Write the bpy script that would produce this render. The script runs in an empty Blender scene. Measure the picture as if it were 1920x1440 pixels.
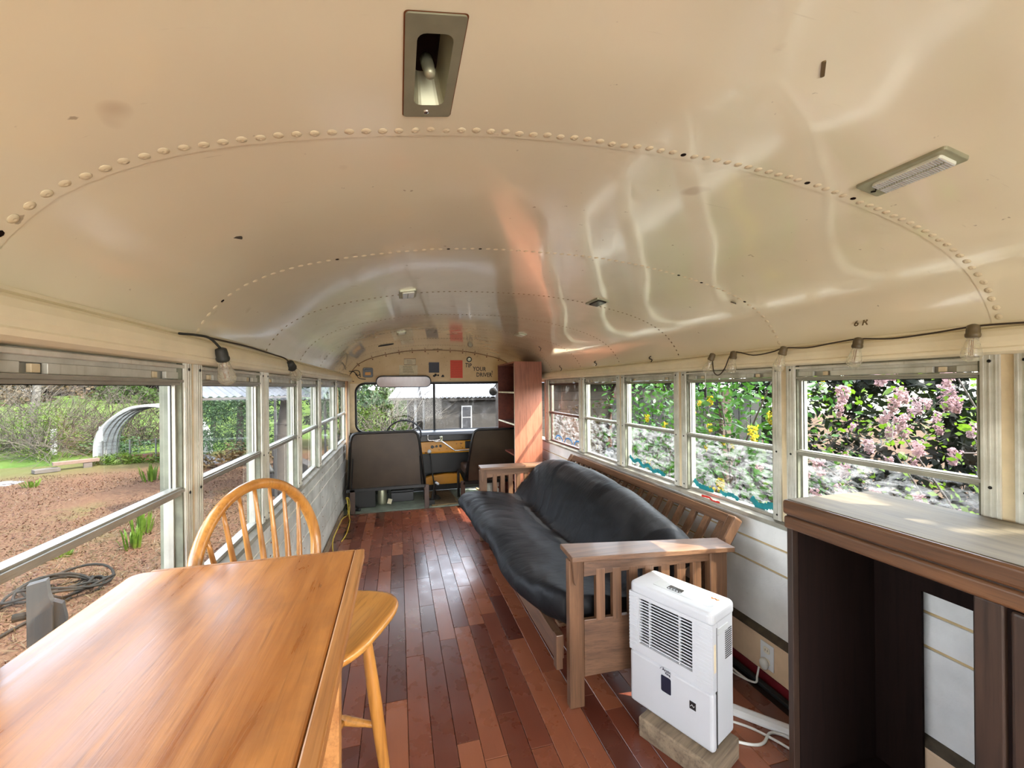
import bpy, bmesh, math, random
from mathutils import Vector, Matrix, noise
R = math.radians
PI = math.pi
SC = bpy.context.scene
COL = SC.collection
EYE = 1.39

# ------------------------------------------------------------------ camera
cam_d = bpy.data.cameras.new('camera')
cam = bpy.data.objects.new('camera', cam_d)
COL.objects.link(cam)
cam_d.sensor_width = 36.0
cam_d.lens = 793.74 / 1920 * 36
cam_d.shift_y = 4.82 / 1920
cam_d.clip_start = 0.02
cam_d.clip_end = 400
cam.matrix_world = (Matrix.Translation((0, 0, EYE)) @ Matrix.Rotation(-0.2624, 4, 'Z')
                    @ Matrix.Rotation(PI / 2, 4, 'X') @ Matrix.Rotation(-0.0099, 4, 'Z'))
SC.camera = cam

# ------------------------------------------------------------------ world, sun, exposure
SC.view_settings.view_transform = 'Standard'
SC.view_settings.look = 'None'
SC.view_settings.gamma = 1.0
SC.view_settings.use_curve_mapping = False
SC.view_settings.exposure = 2.42
w = bpy.data.worlds.new('world'); SC.world = w
w.use_nodes = True
wn = w.node_tree.nodes; wl = w.node_tree.links
wn.clear()
wo = wn.new('ShaderNodeOutputWorld'); wb = wn.new('ShaderNodeBackground'); ws = wn.new('ShaderNodeTexSky')
ws.sky_type = 'NISHITA'; ws.sun_disc = False
ws.sun_elevation = R(47); ws.sun_rotation = R(125); ws.dust_density = 2.0; ws.altitude = 50
whs = wn.new('ShaderNodeHueSaturation'); whs.inputs['Saturation'].default_value = 0.4      # thin bright haze over the blue
wl.new(ws.outputs[0], whs.inputs['Color']); wl.new(whs.outputs[0], wb.inputs[0]); wl.new(wb.outputs[0], wo.inputs[0])
wb.inputs[1].default_value = 0.68
SUN_DIR = Vector((0.82 * 0.68, -0.50 * 0.68, 0.75)).normalized()      # towards the sun
sd = bpy.data.lights.new('sun', 'SUN'); so = bpy.data.objects.new('sun', sd); COL.objects.link(so)
sd.energy = 5.2; sd.angle = R(0.6); sd.color = (1.0, 0.955, 0.87)
so.rotation_euler = SUN_DIR.to_track_quat('Z', 'Y').to_euler()
# added fill lamp behind the camera, standing in for daylight from the rear
ad = bpy.data.lights.new('rear_fill_light', 'AREA'); ao = bpy.data.objects.new('rear_fill_light', ad); COL.objects.link(ao)
ad.shape = 'RECTANGLE'; ad.size = 1.7; ad.size_y = 1.3; ad.energy = 11; ad.color = (1.0, 0.985, 0.96)
ao.location = (0.52, -2.3, 0.95); ao.rotation_euler = (R(98), 0, 0)

# ------------------------------------------------------------------ materials
MATS = {}
def srgb(r, g, b):
    f = lambda c: (c / 255) / 12.92 if c / 255 <= 0.04045 else ((c / 255 + 0.055) / 1.055) ** 2.4
    return (f(r), f(g), f(b), 1)
OUT = .09  # exposure balance put into colour: outdoor materials darkened against the interior
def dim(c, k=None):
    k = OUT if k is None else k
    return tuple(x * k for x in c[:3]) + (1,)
class NT:
    def __init__(s, name):
        s.m = bpy.data.materials.new(name); s.m.use_nodes = True
        s.n = s.m.node_tree.nodes; s.l = s.m.node_tree.links
        s.b = s.n['Principled BSDF']; s.out = s.n['Material Output']; MATS[name] = s.m
    def add(s, t, **k):
        o = s.n.new(t)
        for a, v in k.items(): setattr(o, a, v)
        return o
    def link(s, a, b): s.l.new(a, b)
    def coord(s, kind='Object', scale=(1, 1, 1), rand=False):
        tc = s.add('ShaderNodeTexCoord'); mp = s.add('ShaderNodeMapping'); mp.inputs['Scale'].default_value = scale
        s.link(tc.outputs[kind], mp.inputs[0])
        if rand:
            oi = s.add('ShaderNodeObjectInfo'); ml = s.add('ShaderNodeMath', operation='MULTIPLY'); ml.inputs[1].default_value = 37.0
            s.link(oi.outputs['Random'], ml.inputs[0]); cb = s.add('ShaderNodeCombineXYZ')
            for i in range(3): s.link(ml.outputs[0], cb.inputs[i])
            s.link(cb.outputs[0], mp.inputs[1])
        return mp.outputs[0]
    def noise(s, vec, scale=5, detail=4, rough=.55, dist=0):
        t = s.add('ShaderNodeTexNoise'); t.inputs['Scale'].default_value = scale; t.inputs['Detail'].default_value = detail
        t.inputs['Roughness'].default_value = rough; t.inputs['Distortion'].default_value = dist
        s.link(vec, t.inputs['Vector']); return t.outputs['Fac']
    def ramp(s, fac, stops):
        r = s.add('ShaderNodeValToRGB'); s.link(fac, r.inputs[0]); e = r.color_ramp.elements
        while len(e) < len(stops): e.new(.5)
        for i, (p, c) in enumerate(stops):
            e[i].position = p; e[i].color = c if len(c) == 4 else (*c, 1)
        return r.outputs[0]
    def mix(s, f, a, b, mode='MIX'):
        m = s.add('ShaderNodeMix', data_type='RGBA', blend_type=mode)
        for v, i in ((f, 0), (a, 6), (b, 7)):
            if hasattr(v, 'is_output'): s.link(v, m.inputs[i])
            else: m.inputs[i].default_value = v
        return m.outputs[2]
    def bump(s, h, strength=.3, dist=.01):
        b = s.add('ShaderNodeBump'); b.inputs['Strength'].default_value = strength; b.inputs['Distance'].default_value = dist
        s.link(h, b.inputs['Height']); s.link(b.outputs[0], s.b.inputs['Normal']); return b
    def set(s, **k):
        for a, v in k.items():
            i = s.b.inputs[a.replace('_', ' ')]
            if hasattr(v, 'is_output'): s.link(v, i)
            else: i.default_value = v
        return s

def plain(name, col, rough=.5, metal=0.0, var=.12, scale=14, bump=0.0, rand=False, spec=None):
    t = NT(name)
    v = t.coord('Object', (1, 1, 1), rand)
    n = t.noise(v, scale, 5)
    dk = tuple(c * (1 - var * 1.6) for c in col[:3]); lt = tuple(min(1, c * (1 + var)) for c in col[:3])
    t.set(Base_Color=t.ramp(n, [(.3, dk), (.7, lt)]), Roughness=rough, Metallic=metal)
    if spec is not None: t.b.inputs['Specular IOR Level'].default_value = spec
    if bump: t.bump(n, bump, .004)
    return t.m
def wood(name, a, b, axis='Y', fine=26, rough=.35, tone=.25, coat=0.0, bump=.12, dark=None):
    t = NT(name)
    sc = {'X': (1.6, fine, fine), 'Y': (fine, 1.6, fine), 'Z': (fine, fine, 1.6)}[axis]
    v = t.coord('Object', sc, True)
    n1 = t.noise(v, 1.0, 6, .6, .8)
    sc2 = tuple(q * 5 if q > 2 else q * 2.2 for q in sc)
    n2 = t.noise(t.coord('Object', sc2, True), 1.0, 3, .7, 0)
    c = t.ramp(n1, [(.28, a), (.72, b)])
    dk = dark or tuple(x * .45 for x in a[:3]) + (1,)
    g = t.ramp(n2, [(.30, (1, 1, 1)), (.52, (0, 0, 0))])
    c = t.mix(g, c, t.mix(.55, c, dk))
    oi = t.add('ShaderNodeObjectInfo'); mr = t.add('ShaderNodeMapRange')
    mr.inputs[3].default_value = 1 - tone; mr.inputs[4].default_value = 1 + tone
    t.link(oi.outputs['Random'], mr.inputs[0])
    hs = t.add('ShaderNodeHueSaturation'); t.link(mr.outputs[0], hs.inputs['Value']); t.link(c, hs.inputs['Color'])
    t.set(Base_Color=hs.outputs[0], Roughness=rough, Coat_Weight=coat, Coat_Roughness=.12)
    t.bump(n2, bump, .002)
    return t.m

# -- ceiling enamel: glossy cream with faint stains
t = NT('ceiling_enamel')
v = t.coord('Object', (1, 1, 1))
big = t.noise(v, 1.6, 3); med = t.noise(v, 9, 5); fine = t.noise(v, 60, 3)
c = t.ramp(big, [(.3, srgb(236, 225, 194)), (.7, srgb(240, 232, 202))])
sp = t.ramp(t.noise(v, 7, 2, .4), [(.73, (0, 0, 0)), (.80, (1, 1, 1))])
c = t.mix(sp, c, t.mix(.35, c, srgb(150, 100, 50)))
sp2 = t.ramp(t.noise(v, 34, 3, .5), [(.735, (0, 0, 0)), (.77, (1, 1, 1))])
c = t.mix(sp2, c, t.mix(.5, c, srgb(110, 80, 45)))
scr = t.ramp(t.noise(t.coord('Object', (3, 60, 20)), 1.5, 4, .6), [(.70, (0, 0, 0)), (.78, (1, 1, 1))])
c = t.mix(scr, c, t.mix(.25, c, srgb(150, 125, 85)))
rg = t.ramp(med, [(.3, (.16,) * 3), (.75, (.27,) * 3)])
t.set(Base_Color=c, Roughness=rg, Coat_Weight=1.0, Coat_Roughness=.085)
wv = t.noise(t.coord('Object', (2.2, 1.0, 2.2)), 1.3, 2, .5)
t.bump(wv, .35, .03)

plain('cream_paint', srgb(234, 223, 192), .28, 0, .05, 8)
plain('rivet_far_shaded', srgb(132, 112, 76), .5, 0, .2, 30)  # dark shading of the far rivet rows put into their colour
plain('rivet_paint', srgb(222, 208, 174), .35, 0, .05, 8)
plain('cream_trim', srgb(214, 196, 162), .4, 0, .10, 10)
t = NT('aged_aluminium')
v = t.coord('Object', (1, 1, 1)); n = t.noise(v, 12, 5); st = t.noise(t.coord('Object', (60, 60, 3)), 1, 3)
c = t.ramp(n, [(.3, srgb(176, 174, 162)), (.7, srgb(212, 211, 202))])
c = t.mix(t.ramp(st, [(.6, (0, 0, 0)), (.8, (.5,) * 3)]), c, srgb(130, 118, 88))
t.set(Base_Color=c, Roughness=.36, Metallic=.12)
plain('jamb_grey', srgb(104, 105, 88), .7, 0, .2, 20)
plain('sash_metal', srgb(158, 156, 146), .38, .4, .12, 12)
plain('dirty_sill', srgb(150, 146, 134), .6, .3, .2, 9)
t = NT('embossed_panel')
v = t.coord('Object', (1, 1, 1))
c = t.ramp(t.noise(v, 5, 5), [(.3, srgb(200, 200, 197)), (.7, srgb(228, 228, 225))])
sp = t.ramp(t.noise(v, 26, 4), [(.68, (0, 0, 0)), (.76, (1, 1, 1))])
c = t.mix(sp, c, t.mix(.4, c, srgb(120, 105, 85)))
t.set(Base_Color=c, Roughness=.33, Metallic=.0)
t.bump(t.noise(v, 160, 2), .35, .002)
t = NT('worn_panel')
v = t.coord('Object', (1, 1, 1))
c = t.ramp(t.noise(v, 5, 5), [(.3, srgb(150, 148, 140)), (.7, srgb(206, 204, 196))])
sp = t.ramp(t.noise(v, 14, 6, .7), [(.60, (0, 0, 0)), (.7, (1, 1, 1))])
c = t.mix(sp, c, t.mix(.6, c, srgb(110, 98, 80)))
t.set(Base_Color=c, Roughness=.36, Metallic=.05)

def floor_mat():
    t = NT('cherry_floor')
    v = t.coord('Object', (16, 1.2, 16), True)
    n1 = t.noise(v, 1.2, 6, .6, .6)
    n2 = t.noise(t.coord('Object', (120, 6, 120), True), 1, 3, .7)
    oi = t.add('ShaderNodeObjectInfo')
    ca = t.ramp(oi.outputs['Random'], [(0, srgb(76, 38, 28)), (.35, srgb(98, 50, 35)), (.65, srgb(118, 64, 44)), (1, srgb(142, 84, 56))])
    c = t.mix(t.ramp(n1, [(.35, (0, 0, 0)), (.65, (.28,) * 3)]), ca, t.mix(.5, ca, srgb(70, 24, 16)))
    c = t.mix(t.ramp(n2, [(.62, (0, 0, 0)), (.8, (.35,) * 3)]), c, srgb(52, 20, 14))
    tcw = t.coord('Object', (7, 7, 7), True)
    rg = t.ramp(t.noise(tcw, 1, 4), [(.3, (.22,) * 3), (.7, (.38,) * 3)])
    t.set(Base_Color=c, Roughness=rg, Coat_Weight=.25, Coat_Roughness=.18)
    t.bump(n2, .08, .001)
floor_mat()
plain('subfloor', srgb(40, 22, 16), .8)
t = NT('table_top')
v = t.coord('Object', (26, 2.2, 26)); n1 = t.noise(v, .8, 6, .62, 1.2)
n2 = t.noise(t.coord('Object', (150, 5, 150)), 1, 3, .7)
v1 = t.coord('Object', (1, 1, 1))
c = t.ramp(n1, [(.28, srgb(147, 86, 37)), (.72, srgb(195, 132, 69))])
c = t.mix(t.ramp(n2, [(.55, (0, 0, 0)), (.75, (.55,) * 3)]), c, srgb(104, 58, 26))
wear = t.ramp(t.noise(v1, 5.5, 5, .6), [(.48, (0, 0, 0)), (.7, (.55,) * 3)])
c = t.mix(wear, c, srgb(128, 84, 52))
dk = t.ramp(t.noise(t.coord('Object', (30, 11, 30)), 1, 4, .6), [(.70, (0, 0, 0)), (.77, (.85,) * 3)])
c = t.mix(dk, c, srgb(62, 38, 26))
wh = t.ramp(t.noise(t.coord('Object', (22, 7, 22)), 1.1, 4, .6), [(.74, (0, 0, 0)), (.8, (.7,) * 3)])
c = t.mix(wh, c, srgb(190, 170, 140))
t.set(Base_Color=c, Roughness=t.ramp(n1, [(.3, (.26,) * 3), (.7, (.40,) * 3)]), Specular_IOR_Level=.3, Coat_Weight=.06, Coat_Roughness=.22)
t.bump(n2, .25, .001)
wood('honey_wood', srgb(162, 103, 40), srgb(197, 140, 68), 'Y', 16, .3, .04, .35)
wood('honey_wood_z', srgb(158, 99, 39), srgb(193, 136, 66), 'Z', 16, .3, .04, .35)
wood('table_edge', srgb(147, 92, 46), srgb(184, 129, 74), 'Y', 20, .4, .05)
wood('futon_wood_x', srgb(81, 55, 38), srgb(119, 86, 62), 'X', 22, .42, .12, .1)
wood('futon_wood_y', srgb(81, 55, 38), srgb(119, 86, 62), 'Y', 22, .42, .12, .1)
wood('futon_wood_z', srgb(77, 52, 34), srgb(117, 83, 58), 'Z', 22, .42, .14, .1)
wood('bookshelf_veneer', srgb(134, 80, 58), srgb(158, 98, 74), 'Z', 10, .45, .03, .0, .05)
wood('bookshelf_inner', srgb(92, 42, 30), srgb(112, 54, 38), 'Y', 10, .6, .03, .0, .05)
plain('shelf_edge', srgb(228, 220, 200), .5)
wood('oak_top', srgb(77, 67, 50), srgb(106, 94, 74), 'Y', 18, .62, .02, .0); MATS['oak_top'].node_tree.nodes['Principled BSDF'].inputs['Specular IOR Level'].default_value = .25
wood('oak_edge', srgb(66, 42, 28), srgb(112, 76, 50), 'Y', 24, .4, .06, .2)
wood('dark_oak', srgb(34, 24, 19), srgb(62, 44, 34), 'Z', 24, .45, .05)
wood('dark_inner', srgb(22, 12, 9), srgb(32, 18, 14), 'Z', 12, .85, .02); MATS['dark_inner'].node_tree.nodes['Principled BSDF'].inputs['Specular IOR Level'].default_value = .15
wood('weathered_wood', srgb(96, 80, 64), srgb(150, 132, 108), 'Y', 14, .8, .15)
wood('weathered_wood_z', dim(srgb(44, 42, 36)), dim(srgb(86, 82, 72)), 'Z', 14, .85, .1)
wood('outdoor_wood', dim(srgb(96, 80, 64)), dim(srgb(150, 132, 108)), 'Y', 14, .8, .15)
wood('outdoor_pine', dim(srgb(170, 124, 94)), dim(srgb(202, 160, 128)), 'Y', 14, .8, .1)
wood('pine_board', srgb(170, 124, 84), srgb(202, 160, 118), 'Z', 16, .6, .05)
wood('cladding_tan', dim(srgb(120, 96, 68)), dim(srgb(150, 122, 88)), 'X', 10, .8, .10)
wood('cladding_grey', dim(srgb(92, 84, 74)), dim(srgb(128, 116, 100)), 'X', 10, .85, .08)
t = NT('black_cotton')
v = t.coord('Object', (1, 1, 1))
n = t.noise(v, 7, 5)
t.set(Base_Color=t.ramp(n, [(.3, srgb(10, 10, 12)), (.7, srgb(19, 19, 22))]), Roughness=.55, Specular_IOR_Level=.22)
wk = t.noise(t.coord('Object', (6, 14, 6)), 1.6, 3, .5, .6); t.bump(wk, .35, .012)
plain('white_plastic', srgb(180, 181, 184), .4, 0, .02, 8)
plain('shadow_plastic', srgb(40, 40, 38), .7)
plain('grey_plastic', srgb(176, 178, 178), .4, 0, .03)
plain('black_plastic', srgb(26, 26, 28), .4)
plain('dark_blue', srgb(22, 26, 44), .35)
plain('black_metal', srgb(30, 29, 28), .35, .5)
plain('black_rubber', srgb(20, 20, 20), .6)
t = NT('seat_back_panel')
v = t.coord('Object', (1, 1, 1))
c = t.ramp(t.noise(v, 5, 5), [(.3, srgb(44, 34, 24)), (.7, srgb(60, 48, 35))])
t.set(Base_Color=c, Roughness=.32, Metallic=.2)
plain('seat_vinyl', srgb(60, 40, 28), .45)
t = NT('yellow_enamel')
v = t.coord('Object', (1, 1, 1))
c = t.ramp(t.noise(v, 4, 5), [(.3, srgb(176, 116, 24)), (.7, srgb(206, 144, 34))])
c = t.mix(t.ramp(t.noise(v, 22, 6), [(.62, (0, 0, 0)), (.7, (1, 1, 1))]), c, srgb(80, 52, 24))
t.set(Base_Color=c, Roughness=.35)
plain('chrome', srgb(210, 210, 210), .15, 1.0, .02)
plain('lamp_metal', srgb(168, 168, 142), .4, .5, .1)
plain('rust', srgb(120, 66, 26), .8)
plain('lens_plastic', srgb(222, 224, 206), .3, 0, .03)
plain('dark_glass', srgb(20, 20, 18), .15)
plain('cardboard', srgb(184, 160, 118), .8)
plain('paper', srgb(222, 212, 182), .8, 0, .08, 40)
plain('red_sign', srgb(214, 74, 48), .55, 0, .05, 50)
plain('navy_sign', srgb(20, 24, 44), .5)
t = NT('bulkhead_paint')
v = t.coord('Object', (1, 1, 1))
c = t.ramp(t.noise(v, 4, 5), [(.3, srgb(196, 164, 112)), (.7, srgb(212, 186, 136))])
c = t.mix(t.ramp(t.noise(v, 24, 5, .6), [(.66, (0, 0, 0)), (.72, (1, 1, 1))]), c, srgb(104, 66, 34))
t.set(Base_Color=c, Roughness=.4)
plain('black_paint', srgb(20, 18, 16), .5)
plain('pencil', srgb(110, 92, 60), .8)
plain('blue_paint', srgb(40, 140, 210), .5, 0, .15, 30)
plain('teal_paint', srgb(10, 130, 140), .5, 0, .2, 30)
plain('red_paint', srgb(196, 40, 34), .5)
plain('maroon_paint', srgb(104, 20, 28), .5)
plain('beige_board', srgb(214, 186, 154), .55, 0, .05)
plain('white_pvc', srgb(220, 222, 224), .35, 0, .03)
plain('white_cable', srgb(206, 206, 200), .5, 0, .04)
plain('grey_cable', srgb(84, 84, 80), .6)
plain('brown_cable', srgb(58, 46, 32), .6)
plain('yellow_cable', srgb(196, 170, 60), .6)
plain('green_vinyl', srgb(130, 140, 126), .45, 0, .25, 7)
plain('pale_green_vinyl', srgb(176, 196, 176), .4, 0, .2, 7)
plain('tan_mat', srgb(126, 104, 72), .85, 0, .2, 60)
plain('dirt', srgb(70, 60, 46), .9, 0, .3, 20)
plain('socket_black', srgb(40, 42, 38), .6)
plain('socket_brown', srgb(92, 78, 52), .5)
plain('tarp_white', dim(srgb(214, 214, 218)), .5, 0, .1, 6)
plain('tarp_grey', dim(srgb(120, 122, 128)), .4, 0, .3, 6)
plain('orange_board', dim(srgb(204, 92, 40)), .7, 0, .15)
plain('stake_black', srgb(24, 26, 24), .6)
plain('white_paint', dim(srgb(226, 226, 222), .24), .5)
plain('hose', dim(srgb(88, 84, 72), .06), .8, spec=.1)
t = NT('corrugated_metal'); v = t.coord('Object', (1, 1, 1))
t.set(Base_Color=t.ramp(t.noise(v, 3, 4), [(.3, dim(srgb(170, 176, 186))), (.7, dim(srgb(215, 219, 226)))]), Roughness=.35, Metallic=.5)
plain('salmon_paint_and_bounce', dim(srgb(206, 132, 98)), .45, 0, .08)  # paint on the shed boards; bounced light coloured into the far right sashes
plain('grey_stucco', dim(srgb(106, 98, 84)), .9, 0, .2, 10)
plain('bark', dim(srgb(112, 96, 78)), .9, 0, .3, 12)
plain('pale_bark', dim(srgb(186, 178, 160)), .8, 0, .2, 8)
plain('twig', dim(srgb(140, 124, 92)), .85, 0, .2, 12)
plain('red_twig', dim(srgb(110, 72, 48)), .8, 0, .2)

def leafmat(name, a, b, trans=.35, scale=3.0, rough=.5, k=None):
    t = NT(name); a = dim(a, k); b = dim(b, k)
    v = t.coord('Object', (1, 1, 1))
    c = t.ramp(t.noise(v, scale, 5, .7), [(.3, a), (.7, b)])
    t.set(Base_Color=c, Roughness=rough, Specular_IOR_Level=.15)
    tr = t.add('ShaderNodeBsdfTranslucent'); t.link(c, tr.inputs[0])
    mx = t.add('ShaderNodeMixShader'); mx.inputs[0].default_value = trans
    t.link(t.b.outputs[0], mx.inputs[1]); t.link(tr.outputs[0], mx.inputs[2]); t.link(mx.outputs[0], t.out.inputs[0])
    return t.m
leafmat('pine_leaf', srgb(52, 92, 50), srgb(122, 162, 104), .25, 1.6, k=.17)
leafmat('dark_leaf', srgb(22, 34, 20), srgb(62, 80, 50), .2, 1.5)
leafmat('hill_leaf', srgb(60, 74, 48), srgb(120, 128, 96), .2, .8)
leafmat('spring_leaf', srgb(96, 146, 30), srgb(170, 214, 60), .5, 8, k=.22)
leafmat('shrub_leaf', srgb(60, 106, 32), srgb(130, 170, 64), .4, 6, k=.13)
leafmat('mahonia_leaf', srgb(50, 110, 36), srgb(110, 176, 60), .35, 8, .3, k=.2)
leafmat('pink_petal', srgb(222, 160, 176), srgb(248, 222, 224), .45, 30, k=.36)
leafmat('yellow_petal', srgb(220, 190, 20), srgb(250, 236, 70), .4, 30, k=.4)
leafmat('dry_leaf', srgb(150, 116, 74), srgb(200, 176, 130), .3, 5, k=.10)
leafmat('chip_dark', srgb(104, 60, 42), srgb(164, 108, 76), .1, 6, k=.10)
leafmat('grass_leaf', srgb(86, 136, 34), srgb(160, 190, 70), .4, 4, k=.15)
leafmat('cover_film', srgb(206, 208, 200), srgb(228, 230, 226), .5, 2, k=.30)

t = NT('ground_mulch')
v = t.coord('Object', (1, 1, 1))
n1 = t.noise(v, .35, 5, .6); n2 = t.noise(t.coord('Object', (1, 1, 1)), 26, 5, .75); n3 = t.noise(v, 90, 3, .7)
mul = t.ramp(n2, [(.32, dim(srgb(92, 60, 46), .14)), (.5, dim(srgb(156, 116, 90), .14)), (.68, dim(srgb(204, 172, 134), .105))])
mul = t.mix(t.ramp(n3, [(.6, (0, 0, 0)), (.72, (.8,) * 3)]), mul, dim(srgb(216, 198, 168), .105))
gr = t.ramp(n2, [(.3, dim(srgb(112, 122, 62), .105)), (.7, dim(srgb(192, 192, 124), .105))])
# grass further out, mulch near the bus
sx = t.add('ShaderNodeSeparateXYZ'); t.link(v, sx.inputs[0])
dst = t.add('ShaderNodeMath', operation='MULTIPLY_ADD'); dst.inputs[1].default_value = -.55; t.link(sx.outputs[0], dst.inputs[0]); t.link(sx.outputs[1], dst.inputs[2])
mr = t.add('ShaderNodeMapRange'); mr.inputs[1].default_value = 17.5; mr.inputs[2].default_value = 20.5; t.link(dst.outputs[0], mr.inputs[0])
ad_ = t.add('ShaderNodeMath', operation='ADD'); t.link(mr.outputs[0], ad_.inputs[0])
patch = t.ramp(n1, [(.50, (0, 0, 0)), (.66, (.8,) * 3)])
patch2 = t.ramp(t.noise(v, 1.1, 6, .7), [(.5, (0, 0, 0)), (.62, (.75,) * 3)])
pm = t.mix(1.0, patch, patch2, 'MULTIPLY'); t.link(pm, ad_.inputs[1]); ad_.use_clamp = True
t.set(Base_Color=t.mix(ad_.outputs[0], mul, gr), Roughness=.95, Specular_IOR_Level=.06)
t.bump(n2, .8, .03)
t = NT('meadow')
v = t.coord('Object', (1, 1, 1))
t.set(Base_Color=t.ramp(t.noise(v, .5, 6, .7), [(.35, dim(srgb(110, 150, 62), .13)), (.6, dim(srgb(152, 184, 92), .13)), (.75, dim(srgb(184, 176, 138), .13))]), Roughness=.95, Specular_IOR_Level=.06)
t.bump(t.noise(v, 8, 4), .8, .1)

def glass(name, tint, dirt_lo, dirt_hi, dirt_col, scale=(1, 1, 1), sc=6, amt=1.0, refl=.06):
    t = NT(name); t.n.remove(t.b)
    tr = t.add('ShaderNodeBsdfTransparent'); tr.inputs[0].default_value = tint
    gl = t.add('ShaderNodeBsdfGlossy'); gl.inputs['Roughness'].default_value = .02
    lw = t.add('ShaderNodeLayerWeight'); lw.inputs[0].default_value = .5
    pw = t.add('ShaderNodeMath', operation='POWER'); pw.inputs[1].default_value = 5.0; t.link(lw.outputs['Facing'], pw.inputs[0])
    fr = t.add('ShaderNodeMath', operation='MULTIPLY_ADD'); fr.inputs[1].default_value = .85; fr.inputs[2].default_value = refl; t.link(pw.outputs[0], fr.inputs[0])
    m1 = t.add('ShaderNodeMixShader'); t.link(fr.outputs[0], m1.inputs[0]); t.link(tr.outputs[0], m1.inputs[1]); t.link(gl.outputs[0], m1.inputs[2])
    df = t.add('ShaderNodeBsdfDiffuse'); df.inputs[0].default_value = dirt_col
    tl = t.add('ShaderNodeBsdfTranslucent'); tl.inputs[0].default_value = dirt_col
    m2 = t.add('ShaderNodeMixShader'); m2.inputs[0].default_value = .5; t.link(df.outputs[0], m2.inputs[1]); t.link(tl.outputs[0], m2.inputs[2])
    v = t.coord('Object', scale)
    nz = t.ramp(t.noise(v, sc, 6, .72, .5), [(dirt_lo, (0, 0, 0)), (dirt_hi, (amt,) * 3)])
    m3 = t.add('ShaderNodeMixShader'); t.link(nz, m3.inputs[0]); t.link(m1.outputs[0], m3.inputs[1]); t.link(m2.outputs[0], m3.inputs[2])
    t.link(m3.outputs[0], t.out.inputs[0])
    return t.m
glass('clear_pane', (.92, .93, .92, 1), .58, .85, (.5, .5, .46, 1), (1, 1, 1), 5, .12, .03)
glass('clear_pane_right', (.80, .83, .80, 1), .55, .85, (.8, .8, .76, 1), (1, 1, 1), 5, .10, .03)
glass('dirty_pane', (.74, .77, .75, 1), .44, .72, (.5, .52, .52, 1), (3, 3, 9), 3.5, .42)
glass('windshield_glass', (.86, .86, .84, 1), .5, .8, (.75, .73, .68, 1), (1, 1, 1), 12, .16, .022)
glass('bulb_glass', (.93, .92, .86, 1), .2, .6, (.85, .82, .72, 1), (1, 1, 1), 20, .30)
t = NT('mirror_glass'); v = t.coord('Object', (1, 1, 1))
t.set(Base_Color=t.ramp(t.noise(t.coord('Object', (30, 3, 3)), 3, 4), [(.4, (.62, .6, .58)), (.7, (.78, .77, .75))]), Metallic=1.0, Roughness=.22)

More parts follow.
